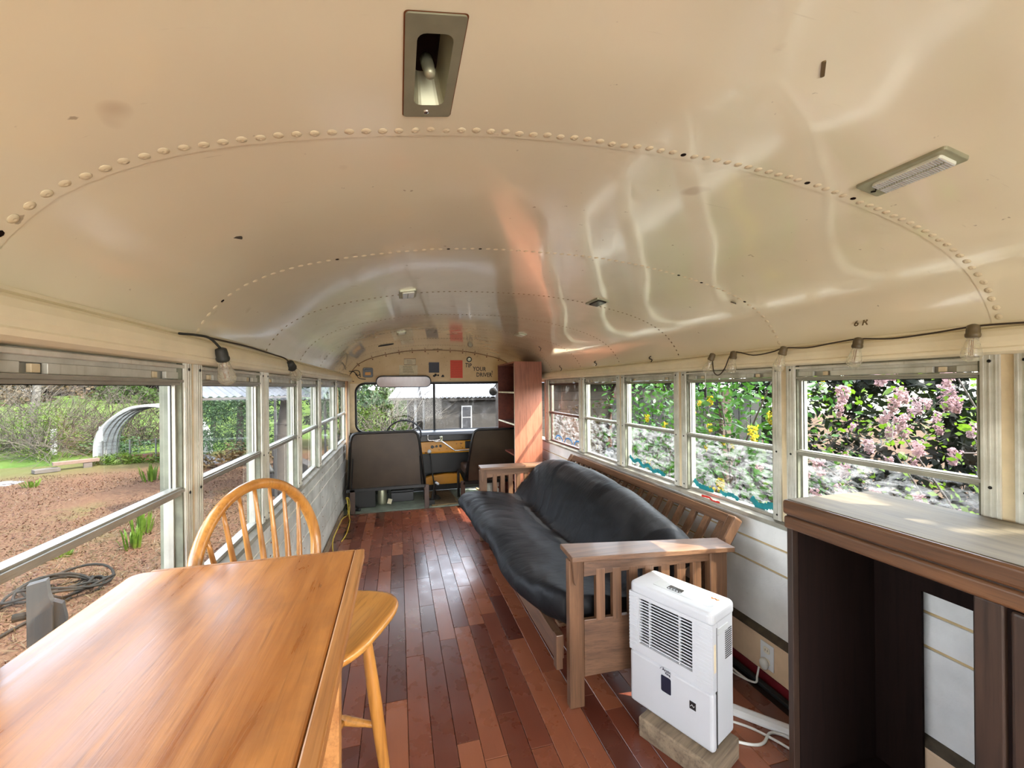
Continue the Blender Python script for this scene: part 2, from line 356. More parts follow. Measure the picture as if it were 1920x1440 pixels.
# ------------------------------------------------------------------ geometry helpers
class MB:
    def __init__(s): s.v = []; s.f = []
    def quadmesh(s, vs, fs):
        o = len(s.v); s.v += [tuple(p) for p in vs]; s.f += [tuple(i + o for i in f) for f in fs]; return s
    def box(s, x0, x1, y0, y1, z0, z1, M=None):
        vs = [Vector((x, y, z)) for z in (z0, z1) for y in (y0, y1) for x in (x0, x1)]
        if M is not None: vs = [M @ p for p in vs]
        return s.quadmesh(vs, [(0, 2, 3, 1), (4, 5, 7, 6), (0, 1, 5, 4), (2, 6, 7, 3), (0, 4, 6, 2), (1, 3, 7, 5)])
    def bar(s, a, b, w, h, up=(0, 0, 1), w2=None, h2=None):
        a = Vector(a); b = Vector(b); d = (b - a).normalized(); up = Vector(up)
        sd_ = d.cross(up)
        if sd_.length < 1e-4: sd_ = d.cross(Vector((1, 0, 0)))
        sd_.normalize(); u = sd_.cross(d).normalized()
        vs = []
        for p, ww, hh in ((a, w, h), (b, w2 or w, h2 or h)):
            for i, j in ((-1, -1), (1, -1), (1, 1), (-1, 1)): vs.append(p + sd_ * i * ww / 2 + u * j * hh / 2)
        return s.quadmesh(vs, [(3, 2, 1, 0), (4, 5, 6, 7), (0, 1, 5, 4), (1, 2, 6, 5), (2, 3, 7, 6), (3, 0, 4, 7)])
    def tube(s, pts, r, n=8, closed=False, cap=True, rs=None, sx=1.0):
        pts = [Vector(p) for p in pts]; m = len(pts); rings = []
        ref = None
        for i, p in enumerate(pts):
            if closed: d = pts[(i + 1) % m] - pts[i - 1]
            else: d = pts[min(i + 1, m - 1)] - pts[max(i - 1, 0)]
            d.normalize()
            if ref is None: ref = Vector((0, 0, 1)) if abs(d.z) < .9 else Vector((1, 0, 0))
            a = d.cross(ref)
            if a.length < 1e-5: a = d.orthogonal()
            a.normalize(); b = a.cross(d).normalized(); ref = b
            rr = rs[i] if rs else r
            rings.append([p + a * math.cos(2 * PI * k / n) * rr * sx + b * math.sin(2 * PI * k / n) * rr for k in range(n)])
        vs = [q for rg in rings for q in rg]; fs = []
        for i in range(m if closed else m - 1):
            j = (i + 1) % m
            for k in range(n): fs.append((i * n + k, i * n + (k + 1) % n, j * n + (k + 1) % n, j * n + k))
        if cap and not closed: fs.append(tuple(range(n - 1, -1, -1))); fs.append(tuple((m - 1) * n + k for k in range(n)))
        return s.quadmesh(vs, fs)
    def lathe(s, prof, c, axis=(0, 0, 1), n=16):
        c = Vector(c); d = Vector(axis).normalized(); a = d.orthogonal().normalized(); b = d.cross(a)
        vs = []; fs = []
        for r_, h in prof:
            for k in range(n): vs.append(c + d * h + (a * math.cos(2 * PI * k / n) + b * math.sin(2 * PI * k / n)) * r_)
        for i in range(len(prof) - 1):
            for k in range(n): fs.append((i * n + k, i * n + (k + 1) % n, (i + 1) * n + (k + 1) % n, (i + 1) * n + k))
        fs.append(tuple(range(n - 1, -1, -1))); fs.append(tuple((len(prof) - 1) * n + k for k in range(n)))
        return s.quadmesh(vs, fs)
    def prism(s, poly, y0, y1, plane='XZ', M=None):
        """poly of 2-d points extruded along the third axis"""
        f = {'XZ': lambda p, q: (p[0], q, p[1]), 'YZ': lambda p, q: (q, p[0], p[1]), 'XY': lambda p, q: (p[0], p[1], q)}[plane]
        n = len(poly); vs = [Vector(f(p, y0)) for p in poly] + [Vector(f(p, y1)) for p in poly]
        if M is not None: vs = [M @ p for p in vs]
        fs = [tuple(range(n)), tuple(range(2 * n - 1, n - 1, -1))] + [(i, i + n, (i + 1) % n + n, (i + 1) % n) for i in range(n)]
        return s.quadmesh(vs, fs)
    def mesh(s, name, smooth=False):
        me = bpy.data.meshes.new(name); me.from_pydata(s.v, [], s.f); me.validate()
        bm = bmesh.new(); bm.from_mesh(me); bmesh.ops.recalc_face_normals(bm, faces=bm.faces); bm.to_mesh(me); bm.free()
        if smooth: me.shade_smooth()
        return me
    def build(s, name, mat, parent=None, bevel=0, smooth=False, seg=2, loc=None, ang=False):
        me = s.mesh(name, smooth)
        return link(name, me, mat, parent, bevel, seg, loc)
def link(name, me, mat, parent=None, bevel=0, seg=2, loc=None):
    if mat and not me.materials: me.materials.append(MATS[mat])
    o = bpy.data.objects.new(name, me); COL.objects.link(o)
    if loc is not None: o.location = loc
    if parent is not None: o.parent = parent
    if bevel:
        b = o.modifiers.new('bevel', 'BEVEL'); b.width = bevel; b.segments = seg; b.limit_method = 'ANGLE'; b.harden_normals = False
    return o
def empty(name, loc=(0, 0, 0), rz=0, label=None, cat=None, group=None, kind=None):
    o = bpy.data.objects.new(name, None); COL.objects.link(o); o.location = loc; o.rotation_euler = (0, 0, rz)
    o.empty_display_size = .1
    return tag(o, label, cat, group, kind)
def tag(o, label=None, cat=None, group=None, kind=None):
    if label: o['label'] = label
    if cat: o['category'] = cat
    if group: o['group'] = group
    if kind: o['kind'] = kind
    return o
def copy_tree(o, parent=None):
    c = o.copy(); COL.objects.link(c)
    if parent is not None: c.parent = parent
    for ch in list(o.children): copy_tree(ch, c)
    return c
def smooth_pts(pts, n=6):
    P_ = [Vector(p) for p in pts]; out = []
    for i in range(len(P_) - 1):
        p0 = P_[max(i - 1, 0)]; p1 = P_[i]; p2 = P_[i + 1]; p3 = P_[min(i + 2, len(P_) - 1)]
        for k in range(n):
            t_ = k / n
            out.append(.5 * ((2 * p1) + (p2 - p0) * t_ + (2 * p0 - 5 * p1 + 4 * p2 - p3) * t_ * t_ + (3 * p1 - p0 - 3 * p2 + p3) * t_ ** 3))
    out.append(P_[-1]); return out
def text_mesh(txt, size, name, mat, parent, M, depth=.0008, font_sx=1.0):
    cu = bpy.data.curves.new('t', 'FONT'); cu.body = txt; cu.size = size; cu.extrude = depth; cu.resolution_u = 2; cu.offset = size * .012
    to = bpy.data.objects.new('t', cu); COL.objects.link(to)
    dg = bpy.context.evaluated_depsgraph_get(); me = bpy.data.meshes.new_from_object(to.evaluated_get(dg))
    bpy.data.objects.remove(to); me.transform(Matrix.Scale(font_sx, 4, (1, 0, 0))); me.transform(M)
    me.materials.clear(); return link(name, me, mat, parent)
# ------------------------------------------------------------------ bus shell numbers
CX = .522; XL = -.608; XR = 1.652; Y0 = -2.6; YF = 5.80
PROF = [(0, 1.897), (.2, 1.894), (.4, 1.878), (.55, 1.855), (.7, 1.825), (.8, 1.80), (.9, 1.765), (.97, 1.73), (1.03, 1.69), (1.08, 1.635), (1.11, 1.59), (1.126, 1.548)]
def cz(x):
    d = abs(x - CX)
    for (a, za), (b, zb) in zip(PROF, PROF[1:]):
        if d <= b:
            t_ = (d - a) / (b - a); return za + (zb - za) * t_
    return 1.548
def arc_pts(n=56):
    half = [Vector((d, 0, z)) for d, z in PROF]; sm = smooth_pts(half, 8)
    L = [0]
    for a, b in zip(sm, sm[1:]): L.append(L[-1] + (b - a).length)
    def at(s_):
        for i in range(len(L) - 1):
            if s_ <= L[i + 1] + 1e-9:
                t_ = (s_ - L[i]) / (L[i + 1] - L[i]); return sm[i].lerp(sm[i + 1], t_)
        return sm[-1]
    right = [at(L[-1] * k / (n // 2)) for k in range(n // 2 + 1)]
    pts = [(CX - p.x, p.z) for p in reversed(right[1:])] + [(CX + p.x, p.z) for p in right]
    return pts
ARC = arc_pts(56)
POST = [-2.072, -1.357, -.643, .071, .786, 1.500, 2.215, 2.930, 3.644, 4.578]     # window posts, both sides
HP = .058
SEAM = [-2.072, -1.357, -.643, .071, .800, 1.515, 2.215, 2.930, 3.644, 4.40, 5.12, YF]

# ------------------------------------------------------------------ floor
fl = MB().box(XL - .02, XR + .02, Y0, 4.95, -.06, -.016).build('floor', 'subfloor'); tag(fl, kind='structure')
random.seed(4)
PW = .0905; cache = {}
def plank_mesh(L):
    k = round(L / .1)
    if k not in cache:
        g = .0009
        b = MB(); x0, x1, y0, y1 = g, PW - g, g, k * .1 - g; c_ = .0012
        b.quadmesh([(x0, y0, -.016), (x1, y0, -.016), (x1, y1, -.016), (x0, y1, -.016), (x0, y0, -c_), (x1, y0, -c_), (x1, y1, -c_), (x0, y1, -c_),
                    (x0 + c_, y0 + c_, 0), (x1 - c_, y0 + c_, 0), (x1 - c_, y1 - c_, 0), (x0 + c_, y1 - c_, 0)],
                   [(3, 2, 1, 0), (0, 1, 5, 4), (1, 2, 6, 5), (2, 3, 7, 6), (3, 0, 4, 7), (4, 5, 9, 8), (5, 6, 10, 9), (6, 7, 11, 10), (7, 4, 8, 11), (8, 9, 10, 11)])
        cache[k] = b.mesh('floor_plank'); cache[k].materials.append(MATS['cherry_floor'])
    return cache[k]
x = XL; row = 0
while x < XR - .02:
    y = -.55 - random.choice([0, .1, .2, .3, .4])
    if x + PW > XR: break
    while y < 4.94:
        L = random.choice([.3, .4, .5, .6, .7, .8, .9, 1.0, 1.1])
        L = min(L, round((4.95 - y) * 10 + .4999) / 10)
        if y + L > 4.96: L = math.floor((4.951 - y) * 10) / 10
        if L < .1: break
        o = bpy.data.objects.new('floor_plank', plank_mesh(L)); COL.objects.link(o); o.location = (x, y, random.uniform(-.0005, .0005)); o.parent = fl
        y += L
    x += PW; row += 1
MB().box(XL, XR, 4.93, 4.965, -.02, -.001).build('threshold', 'dirt', fl)
# cab floor at the front
cf = MB().box(XL - .02, XR + .02, 4.95, YF + .2, -.06, -.004).build('cab_floor', 'green_vinyl'); tag(cf, kind='structure')

# ------------------------------------------------------------------ ceiling
ce = empty('ceiling', (0, 0, 0), kind='structure')
for i, (a, b) in enumerate(zip(SEAM, SEAM[1:])):
    well = abs(b - .8) < .01
    AR = sorted(ARC + [(.026, cz(.026)), (.082, cz(.082))], key=lambda q: q[0]) if well else ARC
    if well: AR = [q for q in AR if q[0] in (.026, .082) or min(abs(q[0] - .026), abs(q[0] - .082)) > .006 or abs(q[0] - CX) > .9]
    m = MB(); n = len(AR)
    vs = []; fs = []
    ya = a - .006; yb = b + .014
    ys = [ya + (yb - ya) * j / 6 for j in range(7)]
    if well: ys = sorted(ys + [.567, .722])
    ny = len(ys) - 1
    for j, yy in enumerate(ys):
        dz = -.0022 * (j / ny)
        for (xx, zz) in AR:
            vs.append((xx, yy, zz + dz))
    for j in range(ny):
        for k in range(n - 1): fs.append((j * n + k, j * n + k + 1, (j + 1) * n + k + 1, (j + 1) * n + k))
    if well:      # opening for the recessed lamp
        fs = [f for f in fs if not all(.0255 < vs[q][0] < .0825 and .5665 < vs[q][1] < .7225 for q in f)]
    m.quadmesh(vs, fs); o = m.build('ceiling_panel', 'ceiling_enamel', ce, smooth=False)
    for p in o.data.polygons: p.use_smooth = len(p.vertices) == 4 and abs(p.normal.y) < .5
# outer roof skin
vs = [(CX + (xx - CX) * 1.055, yy, zz + .045) for yy in (Y0, YF + .1) for (xx, zz) in ARC]; n = len(ARC)
tag(MB().quadmesh(vs, [(k, k + 1, n + k + 1, n + k) for k in range(n - 1)]).build('roof', 'cream_paint'), kind='structure')
# rivets along the seams
rv = MB().lathe([(.0088, 0), (.0082, .0006), (.0060, .0013), (.0034, .0022), (.0026, .0022), (.0012, .0014)], (0, 0, 0), (0, 0, -1), 10).mesh('rivet', True)
rv.materials.append(MATS['rivet_paint'])
rvo = MB().lathe([(.0062, 0), (.0060, .0008), (.0030, .0012)], (0, 0, 0), (0, 0, -1), 8).mesh('rivet_hole', True); rvo.materials.append(MATS['dark_inner'])
def seam_frames(ns):
    P_ = arc_pts(ns * 2 - 2); out = []
    for k, (xx, zz) in enumerate(P_):
        a_ = P_[max(k - 1, 0)]; b_ = P_[min(k + 1, len(P_) - 1)]
        ang = math.atan2(b_[1] - a_[1], b_[0] - a_[0]); out.append((xx, zz, ang))
    return out
random.seed(3)
for si, (sy, cnt) in enumerate([(.800, 86), (1.515, 86)]):
    fr = arc_pts(cnt)
    for k, (xx, zz) in enumerate(fr):
        a_ = fr[max(k - 1, 0)]; b_ = fr[min(k + 1, len(fr) - 1)]
        ang = math.atan2(b_[1] - a_[1], b_[0] - a_[0])
        hole = random.random() < .07
        o = bpy.data.objects.new('empty_rivet_hole' if hole else 'rivet', rvo if hole else rv); COL.objects.link(o)
        o.location = (xx + .001 * math.sin(ang), sy - .004 + random.uniform(-.002, .002), zz - .0022); o.rotation_euler = (0, -ang, 0); o.parent = ce
for sy in SEAM[6:]:
    m = MB(); fr = arc_pts(86)
    for k, (xx, zz) in enumerate(fr):
        a_ = fr[max(k - 1, 0)]; b_ = fr[min(k + 1, len(fr) - 1)]; ang = math.atan2(b_[1] - a_[1], b_[0] - a_[0])
        ax = Vector((math.sin(ang), 0, -math.cos(ang)))
        m.lathe([(.0070, 0), (.0056, .0024), (.0020, .0034)], (xx, min(sy, YF - .02) - .004, zz - .001), ax, 6)
    tag(m.build('rivet_row', 'rivet_far_shaded', ce, smooth=True), kind='stuff')

# header tubes above the windows
for nm, sgn, XW in (('trim_1', -1, XL), ('trim_2', 1, XR)):
    o_ = lambda q: XW - sgn * q
    poly = [(o_(-.02), 1.556), (o_(.016), 1.556), (o_(.018), 1.549), (o_(.012), 1.543), (o_(.034), 1.540), (o_(.048), 1.531), (o_(.055), 1.516), (o_(.055), 1.500), (o_(.050), 1.488),
            (o_(.053), 1.484), (o_(.048), 1.474), (o_(.030), 1.468), (o_(-.02), 1.467)]
    tag(MB().prism(poly, Y0, 5.62).build(nm, 'cream_paint', smooth=False), kind='structure')

# ------------------------------------------------------------------ side walls
RAILZ = 1.096
def wall_side(name, sgn, XW, grooves):
    w_ = empty(name, (0, 0, 0), kind='structure')
    X_ = lambda q: XW + sgn * q             # q outwards
    def bx(m, q0, q1, y0, y1, z0, z1):
        a, b = sorted((X_(q0), X_(q1))); return m.box(a, b, y0, y1, z0, z1)
    bx(MB(), .022, .05, Y0, YF, -.5, .745).build('outer_skin', 'cream_paint', w_)
    bx(MB(), .05, .06, Y0, YF, 1.44, 1.62).build('upper_skin', 'cream_paint', w_)
    # enamel panels with recessed joints, in lengths between posts
    for gi, (z0, z1) in enumerate(grooves):
        for a, b in ((Y0, -.6), (-.6, .786), (.786, 2.215), (2.215, 3.644), (3.644, YF - .3)):
            bx(MB(), 0, .022, a + .001, b - .001, z0 + .005, z1 - .005).build('wall_panel', 'embossed_panel' if sgn > 0 else 'worn_panel', w_, bevel=.002)
    bx(MB(), .006, .03, Y0, YF - .25, .03, .745).build('panel_backing', 'cardboard' if sgn > 0 else 'shelf_edge', w_)
    # sill ledge
    poly = [(X_(.055), .775), (X_(.012), .775), (X_(-.014), .764), (X_(-.016), .745), (X_(-.006), .741), (X_(.03), .741), (X_(.055), .741)]
    MB().prism(poly, Y0, YF - .3).build('sill', 'dirty_sill', w_)
    # posts
    for i, y in enumerate(POST[2:]):
        lo, hi = .775, 1.468
        hp = HP if i < 7 else .045
        pst = MB(); bx(pst, .002, .05, y - hp, y + hp, lo, hi)
        p = pst.build('window_post', 'cream_trim', w_)
        for s2 in (-1, 1):
            m = MB(); c0 = y + s2 * hp * .62
            bx(m, -.006, .003, c0 - hp * .36, c0 + hp * .36, lo, hi)
            for q in (-.2, 0, .2): bx(m, -.0075, -.005, c0 + hp * q * 1.2 - .0015, c0 + hp * q * 1.2 + .0015, lo, hi)
            m.build('cover_strip', 'aged_aluminium', p)
            m = MB()
            for zz in (1.45, 1.085, .80): m.lathe([(.005, 0), (.004, .002), (.001, .0025)], (X_(-.0075), c0, zz), (-sgn, 0, 0), 8)
            m.build('screw', 'black_metal', p)
    return w_, X_, bx
GR = [(.033, .225), (.235, .530), (.530, .642), (.642, .742)]
GL = [(.06, .225), (.225, .40), (.40, .565), (.565, .66), (.66, .742)]
wl_, XLf, bxL = wall_side('wall_left', -1, XL, GL)
wr_, XRf, bxR = wall_side('wall_right', 1, XR, GR[1:])

def window(n, sgn, X_, bx, ya, yb, idx):
    wd = empty('window_%d' % n, (0, 0, 0), kind='structure')
    al = 'aged_aluminium'; fr_mat = 'salmon_paint_and_bounce' if (sgn > 0 and idx == 4) else 'sash_metal'  # far right window: warm bounced light put into the sash colour
    m = MB(); bx(m, -.006, .045, ya, yb, 1.452, 1.462); bx(m, .012, .045, ya, yb, 1.441, 1.467); m.build('head_strip', al, wd, bevel=.0015)
    m = MB(); bx(m, .024, .045, ya, yb, 1.421, 1.441)
    L = yb - ya
    for c0, wd2 in ((ya + L * .15, .07), (yb - L * .17, .07)):
        pass
    bx(m, .008, .018, ya, ya + L * .10, 1.421, 1.441); bx(m, .008, .018, ya + L * .20, yb - L * .24, 1.421, 1.441); bx(m, .008, .018, yb - L * .12, yb, 1.421, 1.441)
    m.build('latch_channel', al, wd, bevel=.001)
    for c0 in (ya + L * .165, yb - L * .20):
        m = MB(); bx(m, .010, .018, c0 - .012, c0 + .008, 1.423, 1.439); m.build('latch', 'cream_trim', wd, bevel=.001)
    # upper sash
    up = MB(); bx(up, -.004, .030, ya, yb, 1.411, 1.419); bx(up, .004, .030, ya, yb, 1.403, 1.411); bx(up, .012, .03, ya, ya + .016, RAILZ, 1.404); bx(up, .012, .03, yb - .016, yb, RAILZ, 1.404)
    bx(up, .002, .030, ya, yb, RAILZ - .012, RAILZ + .012); bx(up, -.004, .008, ya, yb, RAILZ - .003, RAILZ + .007)
    us = up.build('upper_sash', fr_mat, wd, bevel=.0012)
    lo = MB(); bx(lo, .020, .045, ya, ya + .012, .775, RAILZ - .01); bx(lo, .020, .045, yb - .012, yb, .775, RAILZ - .01); bx(lo, .014, .048, ya, yb, .775, .790)
    ls = lo.build('lower_sash', fr_mat, wd, bevel=.0012)
    jb = MB(); bx(jb, .0, .055, ya - .003, ya + .006, .775, 1.467); bx(jb, .0, .055, yb - .006, yb + .003, .775, 1.467); jb.build('jamb', 'jamb_grey', wd)
    gz = MB(); bx(gz, .0215, .0235, ya + .016, yb - .016, 1.404 - .003, 1.404); bx(gz, .0215, .0235, ya + .016, ya + .019, RAILZ, 1.404); bx(gz, .0215, .0235, yb - .019, yb - .016, RAILZ, 1.404)
    gz.build('glazing_bead', 'black_rubber', us)
    def pane(q, z0, z1, mat, par):
        xx = X_(q)
        MB().quadmesh([(xx, ya + .008, z0), (xx, yb - .008, z0), (xx, yb - .008, z1), (xx, ya + .008, z1)], [(0, 1, 2, 3)]).build('pane', mat, par)
    pane(.022, RAILZ + .008, 1.405, 'clear_pane' if sgn < 0 else 'clear_pane_right', us)
    pane(.033, .788, RAILZ - .006, ('clear_pane' if sgn < 0 else 'dirty_pane'), ls)
    return wd, us, ls
WR = {}
k = 1
for i in range(2, 9):
    WR[i] = window(k, -1, XLf, bxL, POST[i] + HP, POST[i + 1] - (HP if i < 8 else .045), i - 4); k += 1
WRr = {}
for i in range(2, 9):
    WRr[i] = window(k, 1, XRf, bxR, POST[i] + HP, POST[i + 1] - (HP if i < 8 else .045), i - 4); k += 1
window(k, -1, XLf, bxL, 4.578 + .045, 5.42, 9); k += 1
# behind the camera: the body has plain closed sides, open rear window
for XW, s_, w2 in ((XL, -1, wl_), (XR, 1, wr_)):
    a, b = sorted((XW, XW + s_ * .05)); MB().box(a, b, Y0, POST[2] - HP, 1.2, 1.467).build('rear_side_panel', 'cream_paint', w2)
# front part of the side walls (beyond the last window)
m = MB(); m.box(XL - .05, XL + .004, 5.42, YF + .1, .0, 1.49); m.build('front_pillar', 'cream_trim', wl_, bevel=.004)
m = MB(); m.box(XR - .004, XR + .05, 4.53, 4.68, .775, 1.49); m.build('front_pillar', 'cream_trim', wr_, bevel=.004)
m = MB(); m.box(XR - .004, XR + .05, 5.4, YF + .1, .0, 1.49); m.build('front_pillar', 'cream_trim', wr_, bevel=.004)
wb_ = tag(empty('wall_back'), kind='structure')
for (x0, x1, z0, z1) in ((XL, XR, -.02, .42), (XL, -.33, .42, 1.9), (1.37, XR, .42, 1.9), (-.33, 1.37, 1.62, 1.95)):
    MB().box(x0, x1, Y0 - .03, Y0, z0, z1).build('rear_panel', 'cream_paint', wb_)

# lower wall trims: baseboards
bl = tag(empty('baseboard_left'), kind='structure')
MB().box(XL, XL + .022, .6, 4.92, 0, .06).build('skirting_board', 'weathered_wood', bl, bevel=.003)
br = tag(empty('baseboard_right'), kind='structure')
MB().box(XR - .016, XR + .01, Y0, 4.5, .048, .208).build('beige_board', 'beige_board', br, bevel=.003)
MB().box(XR - .020, XR + .01, Y0, 4.5, .200, .214).build('board_lip', 'beige_board', br, bevel=.002)
MB().box(XR - .018, XR + .01, Y0, 4.5, .0, .047).build('red_skirting', 'maroon_paint', br)
MB().prism([(XR - .022, .214), (XR - .004, .246), (XR + .01, .246), (XR + .01, .214)], Y0, 4.5).build('dirty_ledge', 'dirt', br)

# paint marks on the right panes
def squiggle(par, pts, wdt, mat, q, nm='paint_mark'):
    m = MB(); xx = XRf(q)
    P_ = smooth_pts([(xx, a, b) for a, b in pts], 5)
    vs = []; 
    for i, p in enumerate(P_):
        d = (P_[min(i + 1, len(P_) - 1)] - P_[max(i - 1, 0)]).normalized(); nn = Vector((0, -d.z, d.y))
        ww = wdt * (.7 + .5 * math.sin(i * 1.3) ** 2)
        vs += [p + nn * ww / 2, p - nn * ww / 2]
    m.quadmesh(vs, [(2 * i, 2 * i + 1, 2 * i + 3, 2 * i + 2) for i in range(len(P_) - 1)]); return m.build(nm, mat, par)
ls5 = WRr[8][2]
for c0 in (4.32, 4.05, 3.80): squiggle(ls5, [(c0 + .11, .80), (c0 + .07, .838), (c0, .850), (c0 - .07, .835), (c0 - .10, .80)], .018, 'blue_paint', .032)
ls3 = WRr[6][2]
squiggle(ls3, [(2.86, .86), (2.80, .828), (2.74, .845), (2.68, .812), (2.62, .830), (2.56, .800), (2.50, .812), (2.42, .795)], .028, 'teal_paint', .032)
ls2 = WRr[5][2]
squiggle(ls2, [(2.14, .83), (2.10, .805), (2.04, .80), (1.98, .793)], .030, 'teal_paint', .032)
squiggle(ls2, [(1.93, .815), (1.90, .80), (1.85, .81), (1.80, .796)], .022, 'teal_paint', .032)
squiggle(ls2, [(1.72, .83), (1.68, .80), (1.64, .805), (1.60, .82), (1.57, .80)], .034, 'teal_paint', .032)
squiggle(wr_, [(2.02, .768), (1.96, .772), (1.93, .760), (1.88, .766)], .012, 'red_paint', -.0146, 'paint_daub')

# ------------------------------------------------------------------ front end
m = MB()
for yy_ in (1.62, 2.30, 2.93, 3.04, 3.75, 4.5):
    for zz in (.70, .64, .58, .50, .42, .34, .26, .18): m.lathe([(.005, 0), (.0035, .0025)], (XL, yy_ + .01 * math.sin(zz * 40), zz), (1, 0, 0), 6)
tag(m.build('panel_screw', 'rust', wl_), kind='stuff')
wf = tag(empty('wall_front'), kind='structure')
WZ0, WZ1, WX0, WX1 = .812, 1.447, -.530, 1.575
def rounded(x0, x1, z0, z1, r, n=6):
    pts = []
    for cx_, cz_, a0 in ((x1 - r, z1 - r, 0), (x0 + r, z1 - r, 90), (x0 + r, z0 + r, 180), (x1 - r, z0 + r, 270)):
        for k in range(n + 1): a = R(a0 + 90 * k / n); pts.append((cx_ + r * math.cos(a), cz_ + r * math.sin(a)))
    return pts
# bulkhead: strip mesh between windshield outline and roof arc/floor
hole = rounded(WX0, WX1, WZ0, WZ1, .11, 6)
m = MB(); N = len(hole); cxm = (WX0 + WX1) / 2; czm = (WZ0 + WZ1) / 2
outer = []
for (hx, hz) in hole:
    dx, dz = hx - cxm, hz - czm
    # cast outward to the body outline
    t_ = 1.0
    while t_ < 6:
        px_, pz_ = cxm + dx * t_, czm + dz * t_
        if px_ < XL - .01 or px_ > XR + .01 or pz_ > cz(px_) + .01 or pz_ < .0: break
        t_ += .01
    outer.append((cxm + dx * t_, czm + dz * t_))
# denser top edge: use explicit vertical columns instead for the top panel
top = MB(); cols = 40
for i in range(cols):
    xa = XL + (XR - XL) * i / cols; xb = XL + (XR - XL) * (i + 1) / cols
    top.quadmesh([(xa, YF, 1.447), (xb, YF, 1.447), (xb, YF, cz(xb) + .015), (xa, YF, cz(xa) + .015), (xa, YF + .02, 1.447), (xb, YF + .02, 1.447)], [(0, 1, 2, 3), (0, 4, 5, 1)])
top.build('header_panel', 'bulkhead_paint', wf)
fr_ = MB()
lc = [(XL, 1.447)] + [(x_, z_) for x_, z_ in hole if x_ < 0 and z_ > 1.2][::1] + [(WX0, WZ0 + .1), (WX0 + .03, WZ0), (XL, WZ0)]
pts_ = [p for p in hole if p[0] < WX0 + .12]
poly = [(XL - .01, 1.447), (WX0 + .11, 1.447)] + [p for p in hole[7:14]][1:] + [p for p in hole[14:21]] + [(WX0 + .11, WZ0), (XL - .01, WZ0)]
fr_.prism(poly, YF, YF + .02).build('corner_panel', 'cream_trim', wf)
MB().box(XL, XR, YF, YF + .02, 0, .812).build('cowl_panel', 'black_paint', wf)
MB().tube([(x_, YF - .004, z_) for x_, z_ in hole], .014, 8, closed=True).build('windshield_gasket', 'black_rubber', wf)
wsd = tag(empty('window_%d' % (k)), kind='structure')
MB().box(.452, .480, YF - .012, YF + .012, WZ0, WZ1).build('centre_bar', 'black_rubber', wsd, bevel=.003)
MB().box(WX0 + .1, WX1, YF - .016, YF - .002, WZ1 - .004, WZ1 + .018).build('top_bar', 'black_metal', wsd)
for a, b in ((WX0, .466), (.466, WX1)):
    MB().quadmesh([(a, YF + .01, WZ0), (b, YF + .01, WZ0), (b, YF + .01, WZ1), (a, YF + .01, WZ1)], [(0, 1, 2, 3)]).build('pane', 'windshield_glass', wsd)
MB().tube([(x_, YF - .003, z_ - .004) for x_, z_ in ARC], .003, 5).build('joint_line', 'rust', wf)
m = MB()
for q in range(13):
    xx = XL + .12 + (XR - XL - .24) * q / 12; m.lathe([(.009, 0), (.006, .005)], (xx, YF - .001, cz(xx) - .022), (0, -1, 0), 8)
m.build('bolt', 'rust', wf)

def yel(x_): return x_
# dash
da = empty('dashboard', (.5, 5.6, 0), label='yellow metal dashboard with black top cowl under the windshield', cat='dashboard')
T = Matrix.Translation((-.5, -5.6, 0))
def bxp(x0, x1, y0, y1, z0, z1, nm, mat, par, bevel=.004, off=(0, 0, 0)):
    return MB().box(x0 - off[0], x1 - off[0], y0 - off[1], y1 - off[1], z0 - off[2], z1 - off[2]).build(nm, mat, par, bevel=bevel)
O = (.5, 5.6, 0)
MB().prism([(5.50 - 5.6, .695), (5.50 - 5.6, .775), (5.56 - 5.6, .812), (5.79 - 5.6, .815), (5.79 - 5.6, .695)], XL + .02 - .5, XR - .02 - .5, 'YZ').build('cowl', 'black_plastic', da, bevel=.008)
# yellow face with a dip and a dark glove tray
MB().prism([(-.95, .69), (.52, .69), (.52, .655), (.56, .60), (1.1, .60), (1.1, .50), (.50, .50), (.40, .545), (-.95, .545)], -.06, -.02).build('face_panel', 'yellow_enamel', da, bevel=.006)
MB().box(.34, 1.0, -.09, -.02, .585, .68).build('glove_tray', 'black_plastic', da, bevel=.01)
MB().tube([(-.9, -.065, .548), (.38, -.065, .548), (.50, -.065, .502), (1.05, -.065, .502)], .012, 8).build('lower_lip', 'yellow_enamel', da)
for gx, gz, gr in ((-.085, .622, .020), (-.03, .628, .015), (.02, .630, .017)):
    MB().lathe([(gr, 0), (gr, .012), (gr * .7, .016)], (gx, -.06, gz), (0, -1, 0), 14).build('gauge', 'black_plastic', da)
MB().box(-.9, 1.1, .03, .10, .27, .56).build('lower_firewall', 'black_paint', da)
MB().prism([(-.25, .19), (-.10, .235), (.10, .255), (.28, .25), (.34, .12), (-.25, .12)], .0, .10).build('engine_cover_rim', 'yellow_enamel', da, bevel=.006)

sw = empty('steering_wheel', (.06, 5.28, .86), label='large thin black steering wheel in front of the driver bench', cat='steering wheel')
Mt = Matrix.Rotation(R(-38), 4, 'X')
MB().tube([Mt @ Vector((.20 * math.cos(a), 0, .20 * math.sin(a) - .04)) for a in [2 * PI * q / 40 for q in range(40)]], .0105, 8, closed=True).build('rim', 'black_plastic', sw, smooth=True)
for a in (-90, 30, 150):
    MB().tube([Mt @ Vector((0, .02, -.04)), Mt @ Vector((.2 * math.cos(R(a)), 0, .2 * math.sin(R(a)) - .04))], .007, 6).build('spoke', 'black_metal', sw)
MB().tube([Mt @ Vector((0, -.01, -.04)), Vector((0, .22, -.36))], .022, 10).build('column', 'black_metal', sw)

